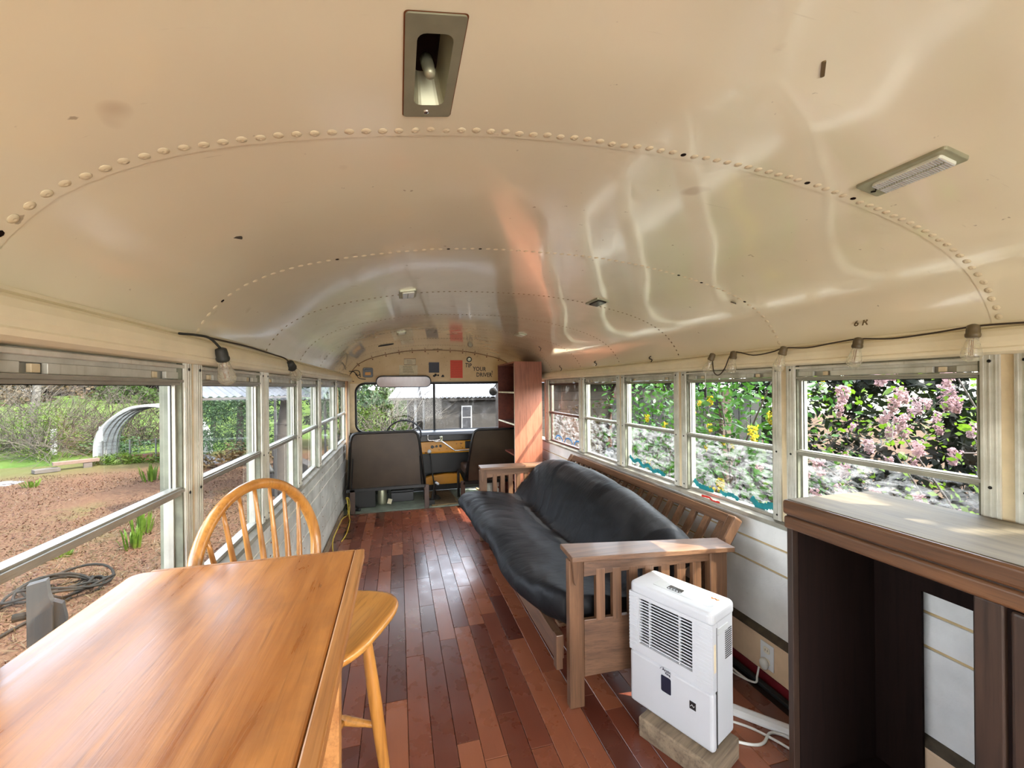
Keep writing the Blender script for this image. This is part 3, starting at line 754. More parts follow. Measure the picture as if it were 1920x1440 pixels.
gl_ = empty('gear_lever', (.442, 5.32, 0), label='black gear lever with round knob rising from the floor boot', cat='gear lever')
MB().tube([(0, 0, .03), (-.03, 0, .22), (-.075, -.01, .58)], .008, 8).build('shaft', 'black_metal', gl_, smooth=True)
MB().lathe([(.006, 0), (.022, .006), (.026, .024), (.018, .042), (.004, .048)], (-.077, -.01, .575), (-.1, 0, 1), 12).build('knob', 'grey_plastic', gl_, smooth=True)
MB().lathe([(.07, 0), (.055, .02), (.03, .05), (.012, .06)], (0, 0, -.002), (0, 0, 1), 14).build('boot', 'black_rubber', gl_, smooth=True)

dl = empty('door_control_lever', (.45, 5.36, 0), label='bent chrome door opening lever across the middle of the dashboard', cat='lever')
MB().tube(smooth_pts([(-.10, 0, .80), (-.095, 0, .735), (-.02, 0, .728), (.06, 0, .735)], 4), .006, 6).build('pivot_rod', 'chrome', dl, smooth=True)
MB().box(.055, .08, -.02, .02, .715, .775).build('bracket', 'lamp_metal', dl, bevel=.003)
MB().box(.055, .075, -.02, .16, .74, .76).build('bracket_arm', 'lamp_metal', dl)
MB().tube(smooth_pts([(-.02, 0, .728), (-.015, -.01, .715), (.06, -.01, .712), (.10, -.01, .69), (.22, -.01, .60), (.26, -.01, .588), (.55, -.01, .594)], 5), .0085, 8).build('handle_bar', 'chrome', dl, smooth=True)

# hand brake beside driver seat
hb = empty('parking_brake', (.37, 5.12, 0), label='black parking brake handle with pale grip beside the driver bench', cat='brake')
MB().bar((0, 0, 0), (.05, .02, .27), .018, .03).build('arm', 'black_metal', hb, bevel=.003)
MB().tube([(.05, .02, .25), (.085, -.01, .235)], .014, 8).build('grip', 'white_plastic', hb)
MB().box(-.035, .035, -.05, .06, 0, .06).build('base', 'black_rubber', hb, bevel=.006)

# items on the header
def sheet(nm, lab, cat, x0, x1, z0, z1, mat, th=.003, grp=None, y=YF):
    o = MB().box(-(x1 - x0) / 2, (x1 - x0) / 2, -th, 0, 0, z1 - z0).build(nm, mat, None); o.location = ((x0 + x1) / 2, y - .0015, z0)
    return tag(o, lab, cat, grp)
p1 = sheet('notice_card', 'small yellowed notice card in a rusty frame above the larger card', 'notice', .078, .228, 1.693, 1.775, 'paper', .004)
MB().tube([(-.075, -.004, 0), (.075, -.004, 0), (.075, -.004, .082), (-.075, -.004, .082)], .0035, 5, closed=True).build('frame', 'rust', p1)
p2 = sheet('notice_card', 'larger cream paper card just above the rear view mirror', 'notice', .015, .25, 1.555, 1.688, 'paper', .004)
for par, zz, n_, sx_ in ((p1, .055, 3, .04), (p2, .11, 5, .07)):
    for r_ in range(n_): MB().box(-sx_, sx_ * (.6 + .1 * r_), -.0052, -.0042, zz - r_ * .018, zz - r_ * .018 + .004).build('printed_line', 'pencil', par)
sheet('square_sticker', 'square navy blue sticker on the cream header panel', 'sticker', .399, .538, 1.588, 1.728, 'navy_sign')
rs_ = sheet('red_sign', 'upright orange red rectangular sign beside the painted slogan', 'sign', .688, .856, 1.515, 1.758, 'red_sign', .003)
for r_ in range(9): MB().box(-.07, .07, -.0042, -.0032, .02 + r_ * .024, .0215 + r_ * .024).build('printed_line', 'rust', rs_)
bd = empty('round_badge', (.949, YF - .002, 1.77), label='round black badge with silver smiling centre above the word tip', cat='badge')
MB().lathe([(.037, 0), (.036, .006), (.026, .009)], (0, 0, 0), (0, -1, 0), 20).build('rim', 'black_plastic', bd)
MB().lathe([(.024, .009), (.022, .011)], (0, 0, 0), (0, -1, 0), 16).build('face', 'lamp_metal', bd)
MB().tube([(-.012, -.012, -.002), (-.006, -.012, -.011), (.006, -.012, -.011), (.012, -.012, -.002)], .002, 5).build('smile', 'black_plastic', bd)
Mx = Matrix.Rotation(R(90), 4, 'X')
tl = empty('painted_slogan', (.89, YF - .003, 1.53), label='black capital lettering reading TIP YOUR DRIVER ! on the header', cat='lettering')
for tx, x_, z_, sz, rot in (('TIP', 0, .135, .082, -4), ('YOUR', .108, .085, .082, -2), ('DRIVER', .155, .003, .082, -1), ('!', .375, .030, .08, 6)):
    text_mesh(tx, sz, 'word', 'black_paint', tl, Matrix.Translation((x_, 0, z_)) @ Mx @ Matrix.Rotation(R(rot), 4, 'Z'), .0012, .82)
bz = empty('warning_buzzer', (-.378, YF - .002, 1.59), label='small grey boxed warning lamp with amber lens at the left of the header', cat='warning light')
MB().prism(rounded(-.062, .062, -.062, .062, .02, 4), -.03, 0).build('housing', 'tarp_grey', bz, bevel=.004)
MB().box(-.036, .036, -.036, -.03, -.035, .005).build('lens', 'yellow_enamel', bz, bevel=.002)
MB().tube([(-.04, -.032, .0), (-.04, -.034, .038), (.04, -.034, .038), (.04, -.032, .0)], .004, 5).build('hood', 'black_metal', bz)
m = MB(); random.seed(8)
for q in range(7): m.lathe([(.010 + random.random() * .008, 0), (.006, .004)], (random.uniform(-.06, .08), 0, random.uniform(-.018, .018)), (0, -1, 0), 7)
tp = m.build('adhesive_residue', 'black_paint'); tp['kind'] = 'stuff'; tp.location = (.52, YF - .001, 1.553); tag(tp, 'dark crusty adhesive smear below the navy square sticker', 'stain')
mi = empty('rear_view_mirror', (.07, 5.52, 1.465), label='long rounded rear view mirror hanging above the windshield', cat='mirror')
MB().prism(rounded(-.34, .34, -.075, .075, .07, 6), 0, .03).build('housing', 'black_plastic', mi, bevel=.006)
MB().prism(rounded(-.328, .328, -.064, .064, .06, 6), -.003, .001).build('glass', 'mirror_glass', mi)
for sx_ in (-.25, .25): MB().tube([(sx_, .02, .03), (sx_, .275, .02)], .006, 6).build('bracket', 'black_metal', mi)
mi.rotation_euler = (R(14), 0, 0)
fm = empty('fender_mirror', (1.50, 6.05, 1.32), label='outside mirror with black round housing at the windshield right edge', cat='mirror')
MB().lathe([(.02, .03), (.055, .02), (.062, 0), (.055, -.01)], (-.16, 0, 0), (0, 1, 0), 14).build('housing', 'black_plastic', fm, smooth=True)
MB().tube([(-.16, .02, .04), (-.1, .02, .12), (.10, -.12, .15), (.10, -.235, .15)], .008, 6).build('arm', 'black_metal', fm)

# clips at the upper left corner
ck = empty('wire_bundle', (-.50, 5.35, 1.56), label='tangle of black wire clips at the upper left front corner', cat='wire')
for q, pts in enumerate([[(-.06, 0, .03), (0, -.05, .02), (.02, .02, -.02), (.06, -.02, -.01)], [(-.05, 0, .0), (-.01, .03, .04), (.05, .0, .03), (.06, .02, -.04)], [(.02, 0, .0), (.04, .1, -.05), (.1, .3, -.06)]]):
    MB().tube(smooth_pts(pts, 4), .005, 5).build('wire', 'black_rubber', ck)
wb2 = MB().box(-.008, .008, -.075, .075, 0, .90).build('hanging_board', 'pine_board', None, bevel=.003); wb2.location = (-.575, 5.22, .575)
tag(wb2, 'narrow bare wooden board fixed upright by the left front window', 'board')

# ------------------------------------------------------------------ bench seats seen from behind
def bench(loc, xl_t, xr_t, xl_b, xr_b, ztop, zbot, legs, label, grp):
    b = empty('bench_seat', loc, label=label, cat='bench seat', group=grp)
    rr = .07
    pts = []
    tl_, tr_ = (xl_t, ztop), (xr_t, ztop)
    out = [(xl_b, zbot), (xl_t - .01, ztop - .10)]
    for q in range(6): a = R(180 - 90 * q / 5); out.append((xl_t + rr + rr * math.cos(a), ztop - rr + rr * math.sin(a)))
    for q in range(6): a = R(90 - 90 * q / 5); out.append((xr_t - rr + rr * math.cos(a), ztop - rr + rr * math.sin(a)))
    out += [(xr_t + .01, ztop - .10), (xr_b, zbot)]
    lean = lambda z: (z - zbot) * -.10
    # back panel
    vs = [(x_, lean(z_), z_) for x_, z_ in out]; n = len(vs); cx_ = (xl_b + xr_b) / 2
    m = MB(); m.quadmesh(vs + [(x_, lean(z_) + .012, z_) for x_, z_ in out], [tuple(range(n)), tuple(range(2 * n - 1, n - 1, -1))] + [(i, (i + 1) % n, (i + 1) % n + n, i + n) for i in range(n)])
    m.build('back_panel', 'seat_back_panel', b)
    MB().tube([(x_, lean(z_) - .006, z_) for x_, z_ in out], .0145, 8).build('frame_tube', 'black_metal', b, smooth=True)
    m = MB(); m.quadmesh([(x_ * .96 + cx_ * .04, lean(z_) + .02, z_) for x_, z_ in out] + [(x_ * .96 + cx_ * .04, lean(z_) + .08, z_) for x_, z_ in out], [tuple(range(n)), tuple(range(2 * n - 1, n - 1, -1))] + [(i, (i + 1) % n, (i + 1) % n + n, i + n) for i in range(n)])
    m.build('back_cushion', 'seat_vinyl', b, bevel=.012)
    MB().box(xl_b + .02, xr_b - .02, .05, .45, .33, .43).build('seat_cushion', 'seat_vinyl', b, bevel=.02)
    MB().bar((xl_b - .02, -.01, zbot), (xr_b + .01, -.01, zbot + .005), .03, .035).build('cross_bar', 'black_metal', b, bevel=.003)
    for (lx, zz) in legs:
        MB().bar((lx, -.01, 0), (lx, -.01, zz), .03, .052, up=(1, 0, 0)).build('leg', 'seat_vinyl', b, bevel=.003)
        MB().bar((lx, .38, 0), (lx, .38, .33), .03, .03).build('leg', 'black_metal', b)
    for xx in (xl_b + .035, xr_b - .035):
        MB().bar((xx, -.012, zbot + .02), (xx + (.02 if xx < cx_ else -.02), lean(zbot + .36) - .012, zbot + .36), .014, .01).build('side_rail', 'black_metal', b, bevel=.002)
    return b
bench((0, 4.99, 0), -.505, .215, -.545, .285, .895, .255, [(.305, .27), (-.50, .27)], 'brown backed driver bench seat behind the steering wheel', 'bench seats at the front')
bench((0, 4.99, 0), .845, 1.50, .745, 1.56, .885, .255, [(.725, .28), (1.52, .27)], 'brown backed bench seat partly hidden behind the bookshelf', 'bench seats at the front')

# things on the cab floor
m_ = MB(); m_.quadmesh([(-.17, -.33, 0), (.17, -.30, 0), (.10, .35, .004), (-.17, .35, .004), (-.17, -.33, .012), (.17, -.30, .012), (.10, .35, .016), (-.17, .35, .016)], [(3, 2, 1, 0), (4, 5, 6, 7), (0, 1, 5, 4), (1, 2, 6, 5), (2, 3, 7, 6), (3, 0, 4, 7)])
o = m_.build('rubber_mat', 'tan_mat', bevel=.003); o.location = (.535, 5.36, -.004); tag(o, 'ribbed tan rubber mat in the aisle between the bench seats', 'mat')
m = MB()
for q in range(18): m.box(-.15, .13, -.28 + q * .034, -.272 + q * .034, .013, .016)
tag(m.build('rib', 'dirt', o), kind='stuff')
sp_ = MB().box(-.19, .19, -.28, .28, 0, .006).build('floor_panel', 'pale_green_vinyl', bevel=.002); sp_.location = (.93, 5.42, -.003); tag(sp_, 'pale green vinyl floor panel in front of the right bench seat', 'floor panel')
bt = MB().box(-.012, .012, -.30, .30, 0, .012).build('floor_strip', 'pine_board', bevel=.002); bt.location = (1.06, 5.40, .004); bt.rotation_euler = (0, 0, R(8)); tag(bt, 'thin pale wooden strip lying on the pale green floor panel', 'strip')
sb = empty('step_well_box', (1.24, 5.36, 0), label='dirty white metal step box seen between the far futon slats', cat='box')
MB().box(-.12, .14, -.06, .2, 0, .17).build('body', 'shelf_edge', sb, bevel=.004)
m = MB(); random.seed(2)
for q in range(10): m.box(*(lambda a, c: (a, a + .03, -.062, -.0595, c, c + .012))(random.uniform(-.08, .06), random.uniform(.07, .14)))
m.build('rust_patch', 'rust', sb)['kind'] = 'stuff'
def boxthing(nm, lab, cat, x0, x1, y0, y1, z0, z1, mat, bev=.006):
    e = empty(nm, ((x0 + x1) / 2, (y0 + y1) / 2, z0), label=lab, cat=cat)
    hx, hy, hz = (x1 - x0) / 2, (y1 - y0) / 2, z1 - z0
    MB().box(-hx, hx, -hy, hy, 0, hz * .82).build('body', mat, e, bevel=bev)
    MB().box(-hx * 1.02, hx * 1.02, -hy * 1.02, hy * 1.02, hz * .84, hz).build('lid', mat, e, bevel=bev)
    return e
boxthing('heater_box', 'large matt black heater box on the cab floor under the driver bench left end', 'heater', -.56, -.27, 5.2, 5.4, -.004, .30, 'black_paint')
boxthing('battery_box', 'low black box on the cab floor behind the driver bench', 'box', -.10, .17, 5.36, 5.52, -.004, .135, 'black_plastic')
pp = boxthing('pedal_box', 'pale boxy housing on the cab floor near the pedals', 'box', -.12, .15, 5.58, 5.70, -.004, .2, 'green_vinyl')
fx = empty('fire_extinguisher', (-.2, 5.34, -.004), label='grey cylinder with white paper tag between the two black boxes', cat='extinguisher')
MB().lathe([(.05, 0), (.055, .02), (.055, .2), (.03, .24), (.012, .26), (.012, .29)], (0, 0, 0), (0, 0, 1), 14).build('cylinder', 'lamp_metal', fx, smooth=True)
MB().tube([(0, 0, .27), (.07, -.03, .25), (.08, -.05, .08)], .008, 6).build('hose', 'black_rubber', fx)
MB().box(.05, .1, -.075, -.072, .03, .09, Matrix.Rotation(R(15), 4, 'Y')).build('paper_tag', 'paper', fx)
yo = MB().tube(smooth_pts([(-.1, 0, .02), (-.04, .05, .08), (.02, -.04, .03), (.08, .03, .09), (.12, 0, .02)], 6), .014, 7).build('yellow_strap', 'yellow_cable'); yo.location = (.05, 5.62, .20); tag(yo, 'yellow strap heaped on the pale housing near the pedals', 'strap')

# ------------------------------------------------------------------ bookshelf
SX0, SX1, SY0, SY1, SZ = 1.236, 1.556, 4.50, 5.30, 1.668
bs = empty('bookshelf', ((SX0 + SX1) / 2, (SY0 + SY1) / 2, 0), label='tall reddish brown bookshelf with its end panel to the camera, touching the ceiling', cat='bookshelf')
def bsx(x0, x1, y0, y1, z0, z1, nm, mat, bev=.0015):
    c_ = ((SX0 + SX1) / 2, (SY0 + SY1) / 2, 0)
    return bxp(x0, x1, y0, y1, z0, z1, nm, mat, bs, bev, c_)
bsx(SX0, SX1, SY0, SY0 + .018, 0, SZ, 'side_panel', 'bookshelf_veneer')
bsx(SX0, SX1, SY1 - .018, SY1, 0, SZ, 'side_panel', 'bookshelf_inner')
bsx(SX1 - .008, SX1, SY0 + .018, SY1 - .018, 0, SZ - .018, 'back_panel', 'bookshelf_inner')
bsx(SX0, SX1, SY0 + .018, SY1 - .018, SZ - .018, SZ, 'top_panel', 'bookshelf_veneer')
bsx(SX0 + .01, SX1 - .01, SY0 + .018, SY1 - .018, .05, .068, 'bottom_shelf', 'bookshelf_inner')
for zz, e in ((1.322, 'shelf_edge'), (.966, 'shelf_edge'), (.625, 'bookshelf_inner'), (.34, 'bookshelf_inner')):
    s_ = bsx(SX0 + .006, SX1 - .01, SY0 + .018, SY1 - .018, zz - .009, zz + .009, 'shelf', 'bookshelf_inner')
    bx2 = bsx(SX0 + .002, SX0 + .006, SY0 + .018, SY1 - .018, zz - .009, zz + .009, 'edge_band', e, 0); bx2.parent = s_
bsx(SX0 - .0006, SX0, SY0 + .004, SY0 + .018, .1, SZ - .02, 'edge_band', 'shelf_edge', 0)

# ------------------------------------------------------------------ ceiling fittings
def on_arc(x): 
    z = cz(x); dz = (cz(x + .01) - cz(x - .01)) / .02; return z, math.atan(dz)
lamp = empty('recessed_lamp', (.052, .66, cz(.052)), label='recessed grey metal lamp well with bare bulb at the top centre of the ceiling', cat='lamp')
lamp.rotation_euler = (0, -on_arc(.052)[1], 0)
inner = rounded(-.024, .026, -.088, .060, .013, 4); outer = rounded(-.040, .040, -.118, .092, .005, 4); n = len(inner)
m = MB(); m.quadmesh([(x_, y_, -.0045) for x_, y_ in outer] + [(x_, y_, -.0045) for x_, y_ in inner] + [(x_, y_, -.0005) for x_, y_ in outer] + [(x_ * .72, y_ * .78 - .004, .040) for x_, y_ in inner],
           [(i, (i + 1) % n, (i + 1) % n + n, i + n) for i in range(n)] + [(i, (i + 1) % n, (i + 1) % n + 2 * n, i + 2 * n) for i in range(n)] + [(i + n, (i + 1) % n + n, (i + 1) % n + 3 * n, i + 3 * n) for i in range(n)])
m.build('housing', 'lamp_metal', lamp)
MB().prism([(x_ * .73, y_ * .79 - .004) for x_, y_ in inner], .0395, .041, 'XY').build('well_bottom', 'dark_inner', lamp)
ro = [(x_ * 1.045, y_ * 1.015) for x_, y_ in outer]
MB().quadmesh([(x_, y_, -.0022) for x_, y_ in ro] + [(x_ * .9, y_ * .97, -.0022) for x_, y_ in outer], [(i, (i + 1) % n, (i + 1) % n + n, i + n) for i in range(n)]).build('rust_line', 'rust', lamp)
MB().lathe([(.010, 0), (.010, .018), (.0085, .020), (.0095, .030), (.008, .038), (.003, .041)], (0, .012, .036), (0, -.45, -1), 14).build('bulb', 'lamp_metal', lamp, smooth=True)
MB().lathe([(.0055, 0), (.0045, .002), (.0015, .003)], (-.002, .078, -.0045), (0, 0, -1), 10).build('screw', 'chrome', lamp)

def dome(x, y, lab, ln, wd_, detail=True, rot=0, grp=None):
    z, a = on_arc(x)
    e = empty('dome_light', (x, y, z - .001), label=lab, cat='lamp', group=grp)
    e.rotation_euler = (0, -a, rot)
    MB().prism(rounded(-wd_ / 2, wd_ / 2, -ln / 2, ln / 2, .006, 3), -.008, .004, 'XY').build('housing', 'lamp_metal', e, bevel=.002)
    l_ = MB().prism(rounded(-wd_ * .33, wd_ * .36, -ln * .42, ln * .34, .006, 3), -.014, -.006, 'XY').build('lens', 'lens_plastic', e, bevel=.002)
    if detail:
        m = MB()
        for q in range(26):
            yy = -ln * .40 + q * ln * .72 / 25; m.box(-wd_ * .30, wd_ * .33, yy, yy + .0015, -.0155, -.0135)
        tag(m.build('lens_rib', 'grey_plastic', l_), kind='stuff')
        MB().box(-wd_ * .03, wd_ * .0, -ln * .38, ln * .33, -.0160, -.0135).build('lens_seam', 'lamp_metal', l_)
        MB().tube([(0, ln * .37, -.009), (.006, ln * .40, -.011), (.004, ln * .45, -.009)], .0016, 5).build('clip', 'black_metal', e)
    return e
d1 = dome(1.083, .669, 'long ribbed plastic dome light on the right side of the ceiling', .172, .072)
dome(.05, 2.20, 'small louvred ceiling vent lamp left of the second seam', .16, .085, True)
dome(.03, 3.75, 'tiny ceiling lamp further forward on the left', .16, .08, False)
dome(1.06, 3.64, 'pale flat ceiling lamp further forward on the right', .16, .08, False)
dd = dome(1.068, 2.14, 'empty rusty lamp recess on the right of the ceiling', .15, .075, False)
for ch in list(dd.children):
    if ch.name.startswith('lens'): ch.data.materials.clear(); ch.data.materials.append(MATS['dark_glass'])
# ceiling marks
def patch(nm, lab, cat, x, y, w_, l_, mat, rot=0, th=.0015):
    z, a = on_arc(x)
    o = MB().prism(rounded(-w_ / 2, w_ / 2, -l_ / 2, l_ / 2, min(w_, l_) * .4, 3), -th, .002, 'XY').build(nm, mat); o.location = (x, y, z - .001)
    o.rotation_euler = (0, -a, rot); return tag(o, lab, cat)
patch('ceiling_hole', 'small dark oval hole in the left ceiling panel', 'hole', -.380, 1.176, .008, .026, 'dirt', R(-70))
patch('torn_tape', 'small torn dark tape stuck by the second seam on the right', 'tape', 1.446, 1.563, .016, .050, 'dirt', R(-60))
patch('scrape_mark', 'thin brown scrape mark on the upper right ceiling', 'scrape', .663, .525, .006, .040, 'pencil', R(-48), .0008)
patch('speaker_hole', 'dark oval opening high above the square sticker', 'hole', .515, 5.66, .14, .06, 'pencil', 0)
bt_ = patch('black_tape', 'black tape patch stuck on the ceiling near the front left', 'tape', -.12, 4.62, .16, .10, 'black_rubber', R(15), .004)
# pencilled 6R
z6 = 1.615; aa = on_arc(1.60)[1]
lt6 = empty('pencilled_mark', (1.607, 1.17, 1.597), label='faint pencilled characters 6 R above the right windows', cat='lettering')
text_mesh('6 R', .036, 'character', 'pencil', lt6, Matrix.Rotation(R(-90), 4, 'Z') @ Matrix.Rotation(R(90 - 22), 4, 'X'), .0006)
# ceiling hooks
for (hx, hy, hz, lab, big) in ((1.636, 4.09, 1.583, 'bent black wire hook nearest the bookshelf above the right windows', 1.2), (1.636, 3.29, 1.583, 'small bent black hook, second from the bookshelf above the right windows', .8), (1.643, 2.487, 1.566, 'small black hook above the middle right window', .7),
                               (1.370, 3.965, 1.777, 'thin black question mark hook hanging from the ceiling beside the bookshelf', 1.3)):
    k_ = empty('ceiling_hook', (hx, hy, hz), label=lab, cat='hook')
    s_ = big * .03
    MB().tube(smooth_pts([(.004, 0, s_ * .9), (-.01, s_ * .3, s_ * .8), (-.015, s_ * .9, s_ * .3), (-.012, s_ * .2, -.1 * s_), (-.012, -.5 * s_, -.4 * s_), (-.015, -.1 * s_, -s_)], 4), .0032, 6).build('wire', 'black_metal', k_, smooth=True)
    MB().lathe([(.008, 0), (.006, .004)], (.004, 0, s_ * .9), (-.7, 0, -.7), 8).build('base', 'black_metal', k_)

# ------------------------------------------------------------------ string lights
def bulb_parts(par, p, d, sock_mat, s=1.0):
    p = Vector(p); d = Vector(d).normalized()
    so_ = MB().lathe([(.006 * s, -.004 * s), (.0135 * s, 0), (.0150 * s, .012 * s), (.0150 * s, .022 * s), (.0165 * s, .024 * s), (.0165 * s, .030 * s), (.0150 * s, .034 * s)], p, d, 14).build('socket', sock_mat, par, smooth=True)
    bb = MB().lathe([(.0125 * s, .033 * s), (.0140 * s, .045 * s), (.0185 * s, .062 * s), (.0225 * s, .078 * s), (.0225 * s, .088 * s), (.0180 * s, .098 * s), (.0100 * s, .1035 * s), (.003 * s, .105 * s)], p, d, 18).build('bulb', 'bulb_glass', par, smooth=True)
    a = d.orthogonal().normalized() * .006 * s; b_ = d.cross(a)
    MB().tube([p + d * .036 * s + a, p + d * .085 * s + a, p + d * .085 * s + b_, p + d * .04 * s + b_, p + d * .04 * s - a, p + d * .085 * s - a], .0008, 4).build('filament', 'rust', bb)
sr = empty('string_light', (1.59, 1.3, 1.54), label='string of clear bulbs on dark cable draped along the right header', cat='string lights')
def rel(o, pts): return [tuple(Vector(p) - Vector(o)) for p in pts]
SO = (1.59, 1.3, 1.54)
cab = [(1.592, .30, 1.552), (1.588, .60, 1.538), (1.584, .73, 1.545), (1.582, .82, 1.548), (1.583, .92, 1.541), (1.584, 1.03, 1.537), (1.582, 1.13, 1.547), (1.584, 1.22, 1.543), (1.584, 1.33, 1.534), (1.582, 1.43, 1.542), (1.584, 1.50, 1.530), (1.585, 1.60, 1.524), (1.584, 1.72, 1.546), (1.570, 1.76, 1.47), (1.568, 1.80, 1.438), (1.572, 1.84, 1.46), (1.583, 1.86, 1.548)]
MB().tube(smooth_pts(rel(SO, cab), 5), .0030, 6).build('cable', 'brown_cable', sr, smooth=True)
for (yb_, zb_, dy) in ((.82, 1.550, 0), (1.13, 1.548, .12), (1.43, 1.545, .25), (1.71, 1.548, 0.05), (1.85, 1.548, .45)):
    bulb_parts(sr, Vector((1.578, yb_, zb_)) - Vector(SO), (-.12, dy, -1), 'socket_brown')
MB().tube(rel(SO, [(1.575, 1.905, 1.45), (1.576, 1.905, 1.375)]), .0012, 5).build('pull_cord', 'white_cable', sr)
MB().lathe([(.003, 0), (.0065, .006), (.0065, .05), (.003, .055)], Vector((1.576, 1.905, 1.375)) - Vector(SO), (0, 0, -1), 8).build('pull_weight', 'black_rubber', sr, smooth=True)
sl_ = empty('string_light', (-.54, 1.5, 1.52), label='string of clear bulbs with black sockets along the left header', cat='string lights')
SO2 = (-.54, 1.5, 1.52)
bulb_parts(sl_, (.004, .018, -.004), (.03, .45, -1), 'socket_black', 1.15)
bulb_parts(sl_, (-.004, .93, .004), (.1, 1.6, -1), 'socket_black', 1.4)
MB().tube(smooth_pts(rel(SO2, [(-.580, 1.36, 1.545), (-.562, 1.42, 1.548), (-.548, 1.47, 1.545), (-.537, 1.515, 1.520)]), 5), .0038, 6).build('cable', 'socket_black', sl_, smooth=True)
MB().tube(smooth_pts(rel(SO2, [(-.585, 1.55, 1.556), (-.58, 1.9, 1.560), (-.58, 2.25, 1.556), (-.555, 2.36, 1.545), (-.544, 2.43, 1.526)]), 6), .0034, 6).build('cable', 'brown_cable', sl_, smooth=True)

# ------------------------------------------------------------------ dining table
tb = empty('dining_table', (-.34, .66, 0), label='worn honey oak dining table with a straight banded edge in the left foreground', cat='table')
TO = Vector((-.34, .66, 0)); tz = .97
def tpoly(x0, x1, y0, y1, r=.028):
    pts = [(x1, y0), (x1, y1)]
    for q in range(7): a = R(90 + 90 * q / 6); pts.append((x0 + r + r * math.cos(a), y1 - r + r * math.sin(a)))
    for q in range(7): a = R(180 + 90 * q / 6); pts.append((x0 + r + r * math.cos(a), y0 + r + r * math.sin(a)))
    return pts
MB().prism([(a - TO.x, b - TO.y) for a, b in tpoly(-.592, -.114, .20, 1.165)], tz - .024, tz, 'XY').build('tabletop', 'table_top', tb, bevel=.004)
MB().prism([(a - TO.x, b - TO.y) for a, b in [(-.1132, .20), (-.0895, .20), (-.0895, 1.172), (-.1132, 1.172)]], tz - .024, tz, 'XY').build('edge_band', 'table_edge', tb, bevel=.003)
MB().prism([(a - TO.x, b - TO.y) for a, b in [(-.56, 1.1652), (-.1132, 1.1652), (-.1132, 1.178), (-.56, 1.178)]], tz - .024, tz - .0008, 'XY').build('edge_band', 'table_edge', tb, bevel=.003)
for (x0, x1, y0, y1) in ((-.55, -.14, 1.06, 1.08), (-.55, -.14, .28, .30), (-.55, -.53, .30, 1.06), (-.17, -.15, .30, 1.06)):
    MB().box(x0 - TO.x, x1 - TO.x, y0 - TO.y, y1 - TO.y, tz - .10, tz - .0245).build('apron', 'table_edge', tb)
for lx in (-.54, -.16):
    for ly in (.30, 1.06):
        MB().bar((lx - TO.x, ly - TO.y, 0), (lx - TO.x, ly - TO.y, tz - .0245), .035, .035, w2=.05, h2=.05).build('leg', 'table_edge', tb, bevel=.004)

# ------------------------------------------------------------------ windsor chair (counter height)
SZc = .705
ch = empty('windsor_chair', (-.235, 1.36, 0), R(-25), label='honey coloured hoop back windsor chair pushed under the table', cat='chair')
# local frame: +x is the facing direction, y across
def seat_outline():
    pts = []
    for q in range(40):
        a = 2 * PI * q / 40; c_, s_ = math.cos(a), math.sin(a)
        e = 2 / 3.3
        x_ = abs(c_) ** e * (1 if c_ > 0 else -1); y_ = abs(s_) ** e * (1 if s_ > 0 else -1)
        wid = .165 + .05 * (x_ * .5 + .5)
        pts.append((x_ * .205, y_ * wid))
    return pts
so_ = seat_outline(); n = len(so_); m = MB()
rings = [(.90, -.034), (.985, -.018), (1.0, -.008), (.985, 0.0), (.93, .002), (.6, -.008), (.25, -.010)]
vs = []
for sc_, dz in rings: vs += [(p[0] * sc_, p[1] * sc_, SZc + dz) for p in so_]
fs = [(i * n + k_, i * n + (k_ + 1) % n, (i + 1) * n + (k_ + 1) % n, (i + 1) * n + k_) for i in range(len(rings) - 1) for k_ in range(n)]
fs += [tuple(range(n - 1, -1, -1)), tuple((len(rings) - 1) * n + k_ for k_ in range(n))]
m.quadmesh(vs, fs).build('seat', 'honey_wood', ch, smooth=True)
hoop = []
HW, HT = .240, 1.098
HR = HW; HZ = HT - SZc - HR
ctrl = [(-.180, -.005), (-.205, .04), (-.228, .10)] + [(-HR * math.cos(PI * q / 24), HZ + HR * math.sin(PI * q / 24)) for q in range(25)] + [(.228, .10), (.205, .04), (.180, -.005)]
hoop = smooth_pts([(-.150 - zz * .16, yy_, SZc + zz) for yy_, zz in ctrl], 2)
MB().tube(hoop, .0155, 12, sx=1.15).build('hoop', 'honey_wood_z', ch, smooth=True)
for q in range(7):
    y0 = (q - 3) * .044; y1 = (q - 3) * .060
    tt = min(1, abs(y1) / HW); zt = SZc + HZ + HR * math.sqrt(1 - tt * tt) - .006
    xt = -.150 - (zt - SZc) * .16
    a = Vector((-.155, y0, SZc - .006)); b = Vector((xt, y1, zt)); pts = [a.lerp(b, t_ / 8) for t_ in range(9)]
    MB().tube(pts, .006, 8, rs=[.0065, .0075, .0088, .0092, .0085, .0075, .0066, .006, .0055]).build('spindle', 'honey_wood_z', ch, smooth=True)
feet = {}
for sx_ in (-1, 1):
    for sy_ in (-1, 1):
        a = Vector((sx_ * .085, sy_ * .10, SZc - .02)); b = Vector((sx_ * .15, sy_ * .15, 0)); feet[(sx_, sy_)] = (a, b)
        MB().tube([a.lerp(b, t_ / 7) for t_ in range(8)], .015, 10, rs=[.0135, .016, .019, .0205, .020, .018, .015, .012]).build('leg', 'honey_wood_z', ch, smooth=True)
for sy_ in (-1, 1):
    p, q_ = feet[(-1, sy_)], feet[(1, sy_)]; a = p[0].lerp(p[1], .55); b = q_[0].lerp(q_[1], .55)
    MB().tube([a.lerp(b, t_ / 6) for t_ in range(7)], .01, 8, rs=[.008, .010, .013, .015, .013, .010, .008]).build('stretcher', 'honey_wood', ch, smooth=True)
